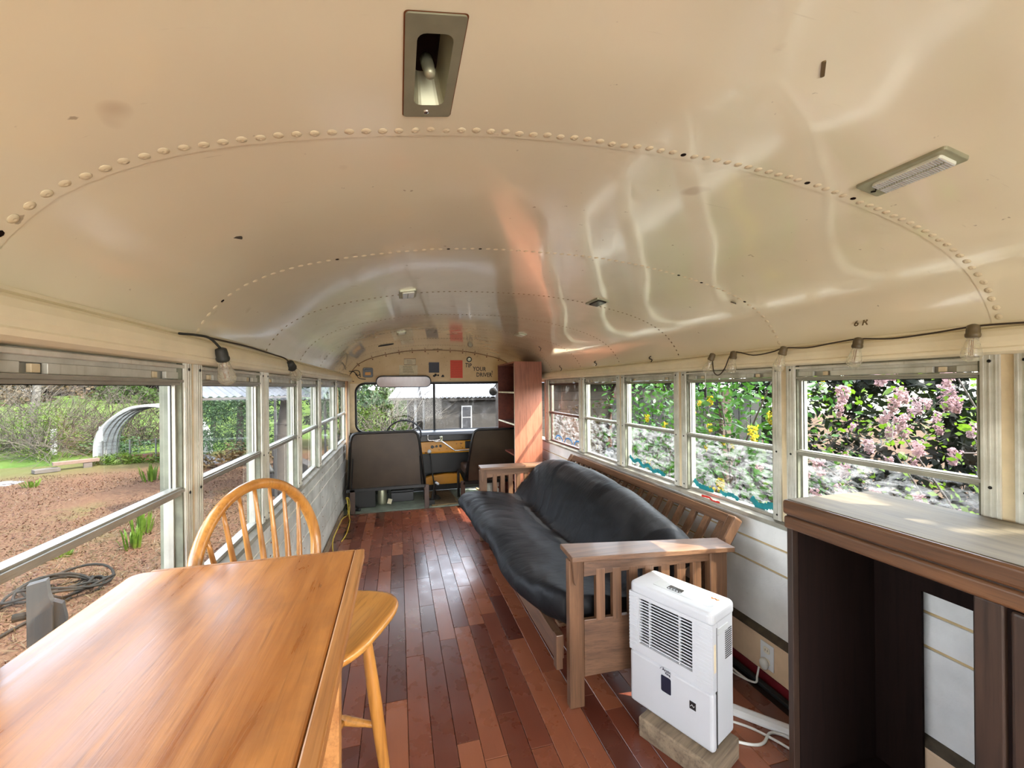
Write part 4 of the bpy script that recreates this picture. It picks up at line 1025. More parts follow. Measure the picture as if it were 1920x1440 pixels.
a = feet[(-1, -1)][0].lerp(feet[(-1, -1)][1], .55) .lerp(feet[(1, -1)][0].lerp(feet[(1, -1)][1], .55), .5); b = Vector((a.x, -a.y, a.z))
MB().tube([a, a.lerp(b, .5), b], .011, 8).build('stretcher', 'honey_wood', ch, smooth=True)

# ------------------------------------------------------------------ futon frame
fu = empty('futon_sofa', (1.1, 2.8, 0), label='mission style wooden futon frame with slatted arms along the right wall', cat='futon')
FO = Vector((1.1, 2.8, 0))
def fb(x0, x1, y0, y1, z0, z1, nm, mat, bev=.003, par=fu):
    return MB().box(x0 - FO.x, x1 - FO.x, y0 - FO.y, y1 - FO.y, z0, z1).build(nm, mat, par, bevel=bev)
AZ = .66
def arm(y, s, skew):
    """y = outer face of the arm posts, s = +1 when the futon lies on the +y side"""
    y1 = y + s * .04
    ya, yb = sorted((y, y1))
    yy = lambda x_: -skew * (x_ - .70)
    fb(.700, .768, ya, yb, 0, AZ - .022, 'front_post', 'futon_wood_z', .004)
    MB().prism([(.742 - FO.x, AZ - .022), (.708 - FO.x, AZ - .022), (.716 - FO.x, AZ - .11), (.726 - FO.x, AZ - .125)], ya - FO.y - .018, ya - FO.y).build('corbel', 'futon_wood_z', fu)
    r0 = yy(1.37)
    fb(1.345, 1.435, ya + r0, yb + r0, 0, AZ - .022, 'rear_post', 'futon_wood_z', .004)
    # top plank, tapering to the back
    fr0, fr1 = (1.672 - 1.692, 1.838 - 1.692), (1.576 - 1.692, 1.700 - 1.692)
    off = ya
    pl = [(.706, fr0[0]), (1.452, fr1[0] * (skew / .13 if skew else .2)), (1.462, fr1[1] if skew else fr0[1] - .02), (.716, fr0[1])]
    MB().prism([(px_ - FO.x, py_ + off - FO.y) for px_, py_ in pl], AZ - .022, AZ, 'XY').build('armrest', 'futon_wood_x', fu, bevel=.003)
    # upper rail with an arched lower edge, lower panel, slats
    r_ = [(.768, AZ - .022), (1.345, AZ - .022), (1.345, AZ - .065), (1.2, AZ - .072), (1.05, AZ - .078), (.9, AZ - .086), (.768, AZ - .098)]
    Msk = Matrix.Identity(4); Msk[1][0] = -skew; Msk[1][3] = ya - FO.y + skew * (.70 - FO.x) 
    MB().prism([(p[0] - FO.x, p[1]) for p in r_], .009, .031, 'XZ', Msk).build('upper_rail', 'futon_wood_x', fu, bevel=.002)
    MB().prism([(p[0] - FO.x, p[1]) for p in [(.768, .375), (1.345, .40), (1.345, .175), (.768, .130)]], .009, .031, 'XZ', Msk).build('lower_panel', 'futon_wood_x', fu, bevel=.002)
    for q in range(7):
        x0 = .822 + q * .0745
        MB().box(x0 - FO.x, x0 + .040 - FO.x, .008, .032, .370, AZ - .066, Msk).build('slat', 'futon_wood_z', fu, bevel=.002)
arm(1.692, 1, .13)
arm(3.80, -1, 0.0)
fb(.66, .70, 1.76, 3.72, .18, .285, 'front_rail', 'futon_wood_y')
fb(.655, .685, 1.735, 1.775, .15, .30, 'rail_end', 'futon_wood_z')
fb(1.36, 1.40, 1.74, 3.72, .18, .285, 'rear_rail', 'futon_wood_y')
for q in range(14):
    y = 1.82 + q * .14; fb(.70, 1.36, y, y + .05, .286, .302, 'seat_slat', 'futon_wood_x', .002)
# back: leaning slatted frame. top (1.585,.745) bottom (1.30,.30)
BT = Vector((1.583, 0, .742)); BB = Vector((1.275, 0, .255)); bd_ = (BT - BB).normalized(); bn = Vector((-bd_.z, 0, bd_.x))
bya, byb = 1.735, 3.66
def bbar(a, b, wv, th, nm, mat):
    MB().bar(Vector(a) - FO, Vector(b) - FO, wv, th, up=bn).build(nm, mat, fu, bevel=.003)
tpc = BT - bd_ * .024
MB().bar(Vector((tpc.x, bya, tpc.z)) - FO, Vector((tpc.x, byb, tpc.z)) - FO, .048, .026, up=bn).build('back_top_rail', 'futon_wood_y', fu, bevel=.003)
btc = BB + bd_ * .03
MB().bar(Vector((btc.x, bya, btc.z)) - FO, Vector((btc.x, byb, btc.z)) - FO, .06, .026, up=bn).build('back_bottom_rail', 'futon_wood_y', fu, bevel=.003)
for yy_, ww in ((bya - .022, .05), (byb + .022, .05)):
    a = BB + Vector((0, yy_, 0)); b = BT + bd_ * .0 + Vector((0, yy_, 0))
    MB().bar(a - FO, b - FO, ww, .055, up=bn).build('back_stile', 'futon_wood_z', fu, bevel=.010)
NS = 19
for q in range(NS):
    y = bya + .035 + (byb - bya - .07) * (q + .0) / (NS - 1)
    a = BB + bd_ * .05 + Vector((0, y, 0)); b = BT - bd_ * .045 + Vector((0, y, 0))
    MB().bar(a - FO, b - FO, .040, .018, up=bn).build('back_slat', 'futon_wood_z', fu, bevel=.002)

# futon mattress: one folded pad swept along y
def mattress():
    NY, NU = 150, 120
    # closed cross section (x,z): seat front -> seat top -> crease -> back top -> behind -> crease underside -> seat bottom
    sec_mid = [(.545, .335), (.500, .375), (.515, .430), (.590, .462), (.72, .462), (.86, .445), (.97, .420), (1.03, .418), (1.075, .47), (1.13, .57), (1.20, .675), (1.27, .750), (1.335, .782), (1.395, .768), (1.425, .72),
               (1.425, .665), (1.375, .560), (1.31, .455), (1.25, .375), (1.15, .318), (1.0, .310), (.82, .310), (.65, .312)]
    sp = [Vector((a, 0, b)) for a, b in sec_mid]; sp = smooth_pts(sp + [sp[0]], 6)[:-1]
    L = [0]
    for a, b in zip(sp, sp[1:] + [sp[0]]): L.append(L[-1] + (b - a).length)
    def at(t_):
        s_ = t_ * L[-1]
        for i in range(len(sp)):
            if s_ <= L[i + 1] + 1e-9: return sp[i].lerp(sp[(i + 1) % len(sp)], (s_ - L[i]) / (L[i + 1] - L[i]))
        return sp[0]
    prof_ = [at(k_ / NU) for k_ in range(NU)]
    ya, yb = 1.745, 3.74
    c0 = Vector((.98, 0, .40))
    vs = []
    for j in range(NY + 1):
        t_ = j / NY; 
        # rounded ends
        e = min(t_, 1 - t_) / .06; sh = math.sin(min(1, e) * PI / 2) ** .6 if e < 1 else 1.0
        for k_, p in enumerate(prof_):
            y = ya + (yb - ya) * t_
            q = p.copy()
            back = max(0, min(1, (p.z - .47) / .3))
            # back portion shortens at both ends (rounded shoulders)
            if back > 0:
                d0 = (y - ya); d1 = (yb - y)
                drop = 0
                if d0 < 1.1: drop += .105 * (1 - d0 / 1.1) ** 1.7
                if d1 < .60: drop += .085 * (1 - d1 / .60) ** 1.7
                q.z -= drop * back; q.x -= drop * back * .55
            if p.z < .47 and p.x < .75:
                fxr = (.75 - p.x) / .25
                q.x += .055 * fxr * (1 - t_) * (1 if t_ < .5 else .9) + .02 * fxr * math.sin(t_ * 19) * .4 + (.10 * fxr * max(0, (.16 - t_) / .16) ** 1.5)
                q.x -= .035 * fxr * max(0, t_ - .6) 
                q.z += .012 * math.sin(t_ * 14 + 1) * fxr
            cc = Vector((c0.x if back < .3 else 1.25, 0, .385 if back < .3 else .5))
            q = cc + (q - cc) * (sh * .16 + .84) if sh < 1 else q
            y2 = ya + (yb - ya) * t_ if sh == 1 else (y)
            vs.append(Vector((q.x, y2, q.z)))
    # wrinkles along the normal direction
    out = []
    n = NU
    for j in range(NY + 1):
        for k_ in range(n):
            p = vs[j * n + k_]
            a = vs[min(j + 1, NY) * n + k_] - vs[max(j - 1, 0) * n + k_]; b = vs[j * n + (k_ + 1) % n] - vs[j * n + (k_ - 1) % n]
            nr = b.cross(a); 
            if nr.length > 1e-9: nr.normalize()
            s1 = noise.noise(Vector((p.x * 3.0, p.y * 1.6, p.z * 3.0)))
            # folds that run roughly across the seat and diagonally on the back
            ph = p.y * 15 + 7 * noise.noise(Vector((p.x * 2.2, p.y * .9, p.z * 2.2))) * 3 + p.x * 5
            fold = max(0, math.sin(ph)) ** 3
            amt = .010 * fold * (1 if p.x < .85 else .55) * (.4 + max(0, noise.noise(Vector((p.x * 2, p.y * 2 + 9, p.z * 2))) + .35))
            r2 = abs(noise.noise(Vector((p.x * 14, p.y * 5 + p.z * 6, p.z * 14))))
            out.append(p - nr * (.016 * s1 + amt - .006 * r2) if (nr.length > 0) else p)
    fs = [(j * n + k_, j * n + (k_ + 1) % n, (j + 1) * n + (k_ + 1) % n, (j + 1) * n + k_) for j in range(NY) for k_ in range(n)]
    # end caps
    for j in (0, NY):
        # strip cap across the section
        c_ = len(out)
        cen = Vector((0, 0, 0))
        idx = [j * n + k_ for k_ in range(n)]
        fs.append(tuple(idx if j == 0 else reversed(idx)))
    m = MB(); m.quadmesh([p - FO for p in out], fs)
    return m
mt = mattress().build('futon_mattress', 'black_cotton', None, smooth=True); mt.location = FO
tag(mt, 'thick black cotton futon mattress folded over the wooden frame', 'mattress')

# ------------------------------------------------------------------ dehumidifier on a wood block
bk = MB().box(-.15, .15, -.10, .10, 0, .078).build('wood_block', 'weathered_wood', None, bevel=.006); bk.location = (1.06, 1.40, 0); bk.rotation_euler = (0, 0, R(-66)); tag(bk, 'weathered timber block lying on the floor under the white dehumidifier', 'wood block')
de = empty('dehumidifier', (.985, 1.43, .08), 0, label='white portable dehumidifier with louvred grille standing on a timber block', cat='dehumidifier')
fx_ = Vector((1.062 - .925, 1.262 - 1.585, 0)).normalized()     # along the front face, left to right as seen
ang = math.atan2(fx_.y, fx_.x)
de.rotation_euler = (0, 0, ang); de.location = ((.925 + 1.062) / 2, (1.585 + 1.262) / 2, .08)
W2, DP, HH = .176, .170, .50     # half width, depth (towards +y local), height
def sbox(x0, x1, y0, y1, z0, z1, r, nm, mat, par, bev=.02, seg=4):
    return MB().box(x0, x1, y0, y1, z0, z1).build(nm, mat, par, bevel=bev, seg=seg)
body = sbox(-W2 + .004, W2 - .004, .030, DP, 0.0, HH - .03, 0, 'body', 'white_plastic', de, .016)
def shell():
    m = MB(); o = rounded(-W2, W2, 0.0, DP + .004, .022, 5)
    return m.prism(o, HH - .052, HH - .004, 'XY')
cap_ = shell().build('top_cover', 'white_plastic', de, bevel=.014, seg=4)
# front frame around the grille and lower front door (separate meshes)
GX0, GX1, GZ0, GZ1 = -.130, .100, .255, .440
m = MB()
m.box(-W2, GX0, 0, .032, .215, HH - .045); m.box(GX1, W2, 0, .032, .215, HH - .045); m.box(GX0, GX1, 0, .032, GZ1, HH - .045); m.box(GX0, GX1, 0, .032, .215, GZ0)
m.build('front_frame', 'white_plastic', de)
dr = MB().box(-W2, W2, 0, .032, .0, .212).build('water_tank_front', 'white_plastic', de, bevel=.012, seg=3)
MB().box(GX0, GX1, .028, .031, GZ0, GZ1).build('grille_backing', 'shadow_plastic', de)
NLV = 16
for q in range(NLV):
    z = GZ0 + .005 + (GZ1 - GZ0 - .008) * q / (NLV - 1)
    MB().bar((GX0, .012, z), (GX1, .012, z), .016, .0036, up=(0, .5, 1)).build('louvre', 'white_plastic', de)
for xx in (-.085, .045): MB().box(xx - .001, xx + .001, .004, .02, GZ0, GZ1).build('grille_divider', 'white_plastic', de)
for s_ in (-1, 1):
    for q in range(16):
        z = .232 + .0135 * q
        xa, xb = ((-W2 - .001, GX0 - .008) if s_ < 0 else (GX1 + .012, W2 + .001))
        MB().box(xa, xb, -.0018, .002, z, z + .006).build('ridge', 'white_plastic', de, bevel=.0018, seg=2)
# window + badges
MB().prism(rounded(-.030, .014, .118, .182, .007, 3), -.0015, .001).build('level_window', 'dark_blue', dr)
m = MB().tube([(x_, -.001, z_) for x_, z_ in rounded(-.0305, .0145, .1175, .1825, .007, 3)], .0014, 5, closed=True).build('window_trim', 'white_plastic', dr)
eb = MB().box(.088, .112, -.0015, .001, .118, .146).build('energy_badge', 'black_plastic', dr)
MB().tube([(.092, -.002, .128), (.098, -.002, .136), (.104, -.002, .128), (.108, -.002, .134)], .0011, 4).build('badge_star', 'white_plastic', eb)
# the small two-line script logo above the level window
lg = empty('x', (0, 0, 0)); bpy.data.objects.remove(lg)
text_mesh('Arctic', .0145, 'logo', 'dark_blue', dr, Matrix.Translation((-.024, -.0006, .1995)) @ Mx, .0004, 1.0)
text_mesh('King', .0125, 'logo', 'dark_blue', dr, Matrix.Translation((-.012, -.0006, .1895)) @ Mx, .0004, 1.0)
MB().tube(smooth_pts([(-.034, -.001, .200), (-.028, -.001, .2085), (-.016, -.001, .212)], 3), .0007, 4).build('logo_swoosh', 'dark_blue', dr)
# control panel on top
MB().prism(rounded(-.095, .095, .045, .100, .008, 3), HH - .0042, HH - .0025, 'XY').build('control_panel', 'grey_plastic', de)
MB().prism(rounded(-.038, .022, .055, .088, .004, 3), HH - .0030, HH - .0012, 'XY').build('display', 'dark_glass', de)
for q, (xx, yy_) in enumerate([(-.03, .060), (-.018, .060), (-.006, .060), (.006, .060), (.018, .060), (.055, .062), (.072, .062), (.055, .082), (.072, .082)]):
    MB().lathe([(.0034, 0), (.003, .0008)], (xx, yy_, HH - .0014 if q < 5 else HH - .0026), (0, 0, 1), 10).build('button', 'white_plastic', de)
for (xx, yy_, rr, mm) in ((.128, .118, .022, 'shelf_edge'), (.128, .062, .019, 'grey_plastic')):
    st_ = MB().lathe([(rr, 0), (rr, .0006)], (xx, yy_, HH - .0042), (0, 0, 1), 20).build('round_sticker', mm, de)
    if mm == 'shelf_edge':
        MB().tube([(xx - .014, yy_ + .004, HH - .003), (xx - .010, yy_ - .004, HH - .003), (xx + .002, yy_ + .002, HH - .003), (xx + .008, yy_ - .004, HH - .003), (xx + .014, yy_ + .003, HH - .003)], .0035, 5).build('sticker_drawing', 'rust', st_)
# side: handle recess, vent slots, latch, seam
MB().box(W2 - .006, W2 - .001, .045, .12, .405, .43).build('handle_recess', 'grey_plastic', de, bevel=.002)
for q in range(14):
    z = .30 + .0078 * q; MB().box(W2 - .0058, W2 - .0030, .10, .15, z, z + .0035).build('side_vent', 'shadow_plastic', de)
MB().box(W2 - .003, W2 + .0015, .010, .022, .285, .385).build('side_latch', 'cream_trim', de, bevel=.001)
MB().box(W2 - .0045, W2 + .0005, .0285, .032, .01, .44).build('side_seam', 'shadow_plastic', de)

# ------------------------------------------------------------------ sideboard at right
CX0, CX1, CY0, CY1, CZ = 1.255, 1.632, .12, 1.140, 1.002
sb_ = empty('sideboard', ((CX0 + CX1) / 2, (CY0 + CY1) / 2, 0), label='tall dark oak cabinet with thick moulded top and doorless front at the right', cat='cabinet')
SO3 = ((CX0 + CX1) / 2, (CY0 + CY1) / 2, 0)
def cb(x0, x1, y0, y1, z0, z1, nm, mat, bev=.002, seg=2):
    return MB().box(x0 - SO3[0], x1 - SO3[0], y0 - SO3[1], y1 - SO3[1], z0, z1).build(nm, mat, sb_, bevel=bev, seg=seg)
cb(CX0 - .006, CX1, CY0, CY1 + .008, .952, CZ - .001, 'top_moulding', 'oak_edge', .010, 4)
cb(CX0 + .006, CX1 - .002, CY0 + .01, CY1 - .004, CZ - .002, CZ + .001, 'top_board', 'oak_top', .0005)
cb(CX0 - .003, CX1, CY0, CY1 + .006, .905, .948, 'lower_moulding', 'oak_edge', .009, 4)
cb(CX0 + .006, CX1 - .004, CY0 + .01, CY1, .944, .956, 'shadow_gap', 'dark_oak', 0)
cb(CX0 + .006, CX1, CY1 - .020, CY1, 0, .905, 'end_panel', 'dark_oak')
cb(CX0 + .030, CX1, CY1 - .023, CY1 - .020, .07, .905, 'inner_lining', 'dark_inner', 0)
cb(CX0 + .006, CX1, CY0, CY0 + .02, 0, .905, 'end_panel', 'dark_oak')
cb(CX0 + .02, CX1, .45, .47, .05, .905, 'partition', 'dark_inner', 0)
cb(CX1 - .010, CX1, .978, CY1 - .02, .05, .905, 'back_board', 'dark_inner', 0)
cb(CX1 - .010, CX1, .47, .978, .718, .905, 'back_board', 'dark_inner', 0)
cb(CX1 - .010, CX1, .14, .47, .05, .905, 'back_board', 'dark_inner', 0)
cb(CX1 - .010, CX1, .47, .850, .05, .718, 'back_board', 'dark_inner', 0)
cb(CX0 + .01, CX1, CY0 + .02, CY1 - .02, .05, .07, 'base_board', 'dark_inner', 0)
cb(CX0 + .03, CX0 + .05, CY0 + .02, CY1 - .02, 0, .05, 'kick_board', 'dark_oak', 0)
cb(CX0 + .004, CX0 + .028, .610, .660, .05, .905, 'stile', 'dark_oak', .003)
for q, (ya, yb) in enumerate([(.560, .602), (.505, .552), (.450, .497), (.395, .442), (.34, .387), (.285, .332), (.23, .277)]):
    cb(CX0 + .006, CX0 + .024, ya, yb, .06, .900, 'fluted_board', 'dark_oak', .008, 3)
cb(CX0 + .018, CX0 + .026, .22, .61, .05, .905, 'door_backing', 'dark_inner', 0)
cb(CX0 + .004, CX0 + .028, .14, .222, .05, .905, 'stile', 'dark_oak', .003)

# ------------------------------------------------------------------ outlet, cords, pvc pieces on the right floor
ot = empty('wall_outlet', (XR - .017, 1.585, .135), label='white wall outlet with plug on the beige board behind the dehumidifier', cat='outlet')
MB().box(-.005, 0, -.036, .036, -.058, .058).build('cover_plate', 'white_pvc', ot, bevel=.002)
for zz in (.026, -.026):
    sk = MB().prism(rounded(-.017, .017, zz - .014, zz + .014, .008, 3), -.007, -.004, 'YZ').build('receptacle', 'shelf_edge', ot)
    if zz > 0:
        for yy_ in (-.006, .006): MB().box(-.0078, -.0068, yy_ - .001, yy_ + .001, zz - .004, zz + .005).build('slot', 'black_plastic', sk)
pg = MB().lathe([(.008, -.028), (.015, -.020), (.019, -.004), (.017, .010), (.010, .020)], (-.022, 0, -.028), (-.15, .15, 1), 12).build('plug', 'white_cable', ot, smooth=True)
cd1 = MB().tube(smooth_pts([(-.045, .005, -.045), (-.05, .01, -.09), (-.055, .02, -.125), (-.09, .10, -.130), (-.10, .22, -.130), (-.12, .28, -.128), (-.19, .24, -.128)], 6), .0045, 7).build('power_cord', 'white_cable', ot, smooth=True)
ch1 = MB().prism([(0, 0), (.028, 0), (.028, .016), (0, .016)], -1.2, 1.3, 'XZ').build('cable_channel', 'tarp_grey', None, bevel=.003); ch1.location = (XR - .060, 1.9, .001); tag(ch1, 'long dark grey plastic channel lying along the right skirting', 'cable channel')
MB().box(.005, .023, -1.2, 1.3, .0155, .0185).build('rubber_insert', 'black_rubber', ch1)
Mp = Matrix.Rotation(R(-38), 4, 'Z')
pv = MB().tube(smooth_pts([(-.14, 0, .022), (-.05, .006, .023), (.05, .002, .023), (.16, 0, .022)], 5), .03, 12, rs=None, sx=1.0)
pv = MB().prism([(-.033, 0), (.033, 0), (.030, .010), (.012, .017), (-.012, .017), (-.030, .010)], -.17, .17, 'XZ').build('gutter_offcut', 'white_pvc', None, bevel=.002); pv.location = (1.425, 1.43, .001); pv.rotation_euler = (0, 0, R(40)); tag(pv, 'white curved plastic strip on the floor beside the dehumidifier', 'plastic strip')
wc = MB().tube(smooth_pts([(1.30, 1.46, .005), (1.36, 1.40, .005), (1.41, 1.31, .005), (1.44, 1.22, .005), (1.47, 1.12, .005)], 6), .005, 7).build('power_cable', 'white_cable', None, smooth=True); tag(wc, 'thin white cord curving over the floor in front of the plastic strip', 'cord')
wc = MB().tube(smooth_pts([(1.23, 1.38, .005), (1.30, 1.335, .005), (1.35, 1.33, .005), (1.42, 1.36, .005), (1.47, 1.30, .005), (1.48, 1.16, .005)], 6), .0055, 7).build('power_cable', 'white_cable', None, smooth=True); tag(wc, 'second white cord looping from the dehumidifier to the cabinet', 'cord')
wc = MB().tube(smooth_pts([(1.60, 2.05, .20), (1.605, 1.92, .13), (1.600, 1.84, .05), (1.57, 1.82, .024), (1.56, 1.76, .012), (1.56, 1.70, .006), (1.565, 1.63, .006)], 6), .005, 7).build('power_cable', 'white_cable', None, smooth=True); tag(wc, 'pale cord hanging down the right wall behind the dehumidifier', 'cord')
# yellow cord along the left skirting
yc = empty('extension_cord', (-.56, 4.4, 0), label='yellow extension cord trailing along the left skirting to the front', cat='cord')
MB().tube(smooth_pts([(-.02, .62, .16), (0, .60, .18), (.015, .55, .10), (.02, .45, .03), (.0, .2, .065), (-.005, -.1, .068), (-.005, -.4, .066), (.02, -.6, .04), (.05, -.7, .006), (.03, -.9, .006)], 6), .0045, 6).build('cord', 'yellow_cable', yc, smooth=True)
MB().tube(smooth_pts([(-.015, .65, .14), (.01, .62, .17), (.03, .58, .12), (.03, .50, .01), (.06, .30, .005), (.07, -.1, .005), (.05, -.3, .005)], 6), .0045, 6).build('cord', 'yellow_cable', yc, smooth=True)
rg = MB().tube(smooth_pts([(-.05, 0, .03), (0, .04, .07), (.05, 0, .03), (0, -.04, .05), (-.04, .03, .02), (.09, -.03, .02)], 6), .016, 7).build('black_rag', 'black_rubber', None, smooth=True); rg.location = (-.52, 5.08, 0); tag(rg, 'crumpled black rubber hose at the left front corner of the floor', 'hose')
chp = MB()
random.seed(6)

# ================================================================== OUTSIDE
GZ = -.85
def gheight(x, y):
    # flat yard, then a meadow rising far out
    d = y - .55 * x
    t_ = max(0, (d - 22) / 22.0)
    return GZ + min(t_, 1.0) ** 1.3 * 1.9
m = MB(); nx, ny = 70, 70; x0, x1, y0, y1 = -60, 30, -14, 66
vs = []; random.seed(1)
for j in range(ny + 1):
    for i in range(nx + 1):
        xx = x0 + (x1 - x0) * i / nx; yy_ = y0 + (y1 - y0) * j / ny
        near = 1 if abs(xx - .5) < 2 and -4 < yy_ < 8 else 0
        vs.append((xx, yy_, gheight(xx, yy_) + (0 if near else .05 * noise.noise(Vector((xx * .6, yy_ * .6, 0))))))
fs = [(j * (nx + 1) + i, j * (nx + 1) + i + 1, (j + 1) * (nx + 1) + i + 1, (j + 1) * (nx + 1) + i) for j in range(ny) for i in range(nx)]
g = m.quadmesh(vs, fs).build('ground', 'ground_mulch', None, smooth=True); g.data.materials.append(MATS['meadow'])
for p in g.data.polygons:
    c_ = p.center
    if c_.y - .55 * c_.x > 22: p.material_index = 1
tag(g, kind='structure')

def cloud(name, mat, parent, n, vol, size, seed, stretch=(1, 1, 1), droop=0, asp=.55):
    rnd = random.Random(seed); vs = []; fs = []
    for i in range(n):
        p = vol(rnd); a = Vector((rnd.gauss(0, 1), rnd.gauss(0, 1), rnd.gauss(0, .8))).normalized()
        b = a.orthogonal().normalized(); b = (Matrix.Rotation(rnd.random() * 6.28, 3, a) @ b)
        s_ = size * rnd.uniform(.6, 1.35); k_ = len(vs)
        vs += [p - a * s_, p - b * s_ * asp, p + a * s_, p + b * s_ * asp]; fs.append((k_, k_ + 1, k_ + 2, k_ + 3))
    me = bpy.data.meshes.new(name); me.from_pydata([tuple(v_) for v_ in vs], [], fs); me.materials.append(MATS[mat])
    o = bpy.data.objects.new(name, me); COL.objects.link(o); o.parent = parent; o['kind'] = 'stuff'; return o
def blob(c, r, k=.5):
    c = Vector(c); r = Vector(r)
    def f(rnd):
        while True:
            u = Vector((rnd.uniform(-1, 1), rnd.uniform(-1, 1), rnd.uniform(-1, 1)))
            if k * .6 < u.length < 1: return Vector((c.x + u.x * r.x, c.y + u.y * r.y, c.z + u.z * r.z))
    return f
def blobs(lst, k=.3):
    fs_ = [blob(c, r, k) for c, r in lst]
    return lambda rnd: rnd.choice(fs_)(rnd)
def clumps(c, r, n, rr, seed, k=.3):
    """foliage gathered in clumps inside an ellipsoid"""
    rd = random.Random(seed); b = blob(c, r, .2); L = []
    for i in range(n):
        p = b(rd); q = rr * rd.uniform(.6, 1.3); L.append((p, (q, q, q * .75)))
    return blobs(L, k)
def trunk(par, pts, r0, r1, mat='bark', nm='trunk'):
    P_ = smooth_pts(pts, 4); n = len(P_)
    return MB().tube(P_, r0, 8, rs=[r0 + (r1 - r0) * i / (n - 1) for i in range(n)]).build(nm, mat, par, smooth=True)
def twigs(par, base, n, length, seed, mat='twig', r=.012, spread=.8, up=.3, nm='branch', sub=3):
    rnd = random.Random(seed); m = MB()
    for i in range(n):
        p = Vector(base(rnd)); d = Vector((rnd.gauss(0, spread), rnd.gauss(0, spread), rnd.uniform(-.3, 1) * up + .1)).normalized()
        pts = [p]; 
        for q in range(4):
            d = (d + Vector((rnd.gauss(0, .25), rnd.gauss(0, .25), rnd.gauss(0, .2)))).normalized(); pts.append(pts[-1] + d * length * rnd.uniform(.15, .33))
        m.tube(pts, r, 3, rs=[r, r * .8, r * .6, r * .4, r * .2], cap=False)
        for s_ in range(sub):
            q0 = pts[rnd.randint(1, 3)]; d2 = (d + Vector((rnd.gauss(0, .8), rnd.gauss(0, .8), rnd.gauss(0, .6)))).normalized()
            m.tube([q0, q0 + d2 * length * .2, q0 + d2 * length * .35 + Vector((0, 0, rnd.gauss(0, .03)))], r * .4, 3, rs=[r * .5, r * .3, r * .15], cap=False)
    o = m.build(nm, mat, par); o['kind'] = 'stuff'; return o

# --- far woods: a row of large trees behind the meadow (each its own thing)
rd = random.Random(11)
WOODS = [(-36, 26), (-31, 29), (-27.5, 32), (-24, 34), (-20, 37), (-16, 39), (-12, 41), (-8, 43), (-4, 45), (0, 46), (5, 46), (-40, 22), (-44, 17), (9, 45), (14, 44), (-22, 35.5), (-18, 38), (-26, 41), (-23.5, 43), (-29, 37), (-33, 33)]
desc = ['far evergreen tree at the back of the meadow', 'far olive green tree at the back of the meadow']
for i, (xx, yy_) in enumerate(WOODS):
    gz_ = gheight(xx, yy_); hh = rd.uniform(9, 12)
    tr = empty('evergreen_tree', (xx, yy_, gz_), label='dense evergreen tree in the wood edge behind the meadow', cat='tree', group='trees at the wood edge behind the meadow')
    trunk(tr, [(0, 0, 0), (.1, 0, hh * .5), (0, 0, hh * .95)], .3, .05)
    cloud('foliage', 'hill_leaf' if i % 2 else 'dark_leaf', tr, 6000, clumps((0, 0, hh * .5), (3.3, 2.6, hh * .52), 70, 1.4, i + 50), .27, i)
# undergrowth band at the meadow top
for i, (xx, yy_) in enumerate([(-30, 24), (-25, 27), (-20.5, 30), (-16, 32), (-11, 34)]):
    tr = empty('thicket', (xx, yy_, gheight(xx, yy_)), label='brownish thicket along the upper meadow edge', cat='shrub', group='thickets along the upper meadow edge')
    cloud('foliage', 'shrub_leaf' if i % 2 else 'dry_leaf', tr, 1800, clumps((0, 0, .6), (3, 1.5, .8), 20, .6, i + 9), .11, i + 30)

# --- bare birch and scrub at the far left
bi = empty('birch_tree', (-13.15, 19.6, GZ), label='slender pale barked birch with bare twigs at the far left', cat='tree')
trunk(bi, [(0, 0, 0), (.15, 0, 1.2), (.25, .1, 2.6), (.35, 0, 5)], .17, .07, 'pale_bark')
twigs(bi, lambda r_: (r_.uniform(0, .3), 0, r_.uniform(1.2, 4.6)), 60, 3.2, 5, 'twig', .016, .9, .5)
for i, (xx, yy_, s_, nn) in enumerate([(-12.6, 18.2, 1.9, 190), (-11.4, 19.6, 1.6, 150), (-10.9, 17.0, 1.0, 70), (-9.6, 19.9, 1.4, 120)]):
    lab = ['tangled bare brush leftmost beyond the yard', 'tangled bare brush below the birch tree', 'bare grey green brush in front of the birch', 'russet bare brush left of the hoop greenhouse'][i]
    b = empty('bare_shrub', (xx, yy_, GZ), label=lab, cat='shrub')
    twigs(b, lambda r_: (r_.gauss(0, s_ * .4), r_.gauss(0, s_ * .3), r_.uniform(0, .8)), nn, s_ * 1.7, i, 'twig' if i % 2 == 0 else 'red_twig', .011, .55, 1.3)
    cloud('foliage', 'grass_leaf' if i != 3 else 'dry_leaf', b, 1700, clumps((0, 0, .8), (s_, s_ * .6, 1.0), 40, .45, i + 70), .04, i + 20, asp=.3)
for i, (xx, yy_, s_) in enumerate([(-12.6, 18.9, .8), (-10.7, 19.3, .8), (-9.7, 18.2, .65)]):
    b = empty('green_shrub', (xx, yy_, GZ), label=['low bright green weeds at the left behind the planks', 'low green weeds in the middle behind the planks', 'low dark green weeds against the greenhouse left side'][i], cat='shrub')
    cloud('foliage', 'grass_leaf' if i < 2 else 'pine_leaf', b, 1500, clumps((0, 0, .22), (1.5 * s_, .8, .35), 22, .25, i + 5), .05, i)
for i, (xx, yy_) in enumerate([(-11.3, 17.9), (-10.3, 18.5)]):
    o = MB().box(-.06, .06, -.06, .06, 0, .95).build('white_post', 'white_paint', None, bevel=.01); o.location = (xx, yy_, GZ); tag(o, ['small white post in the weeds, left of the pair', 'small white post in the weeds, nearer the greenhouse'][i], 'post')

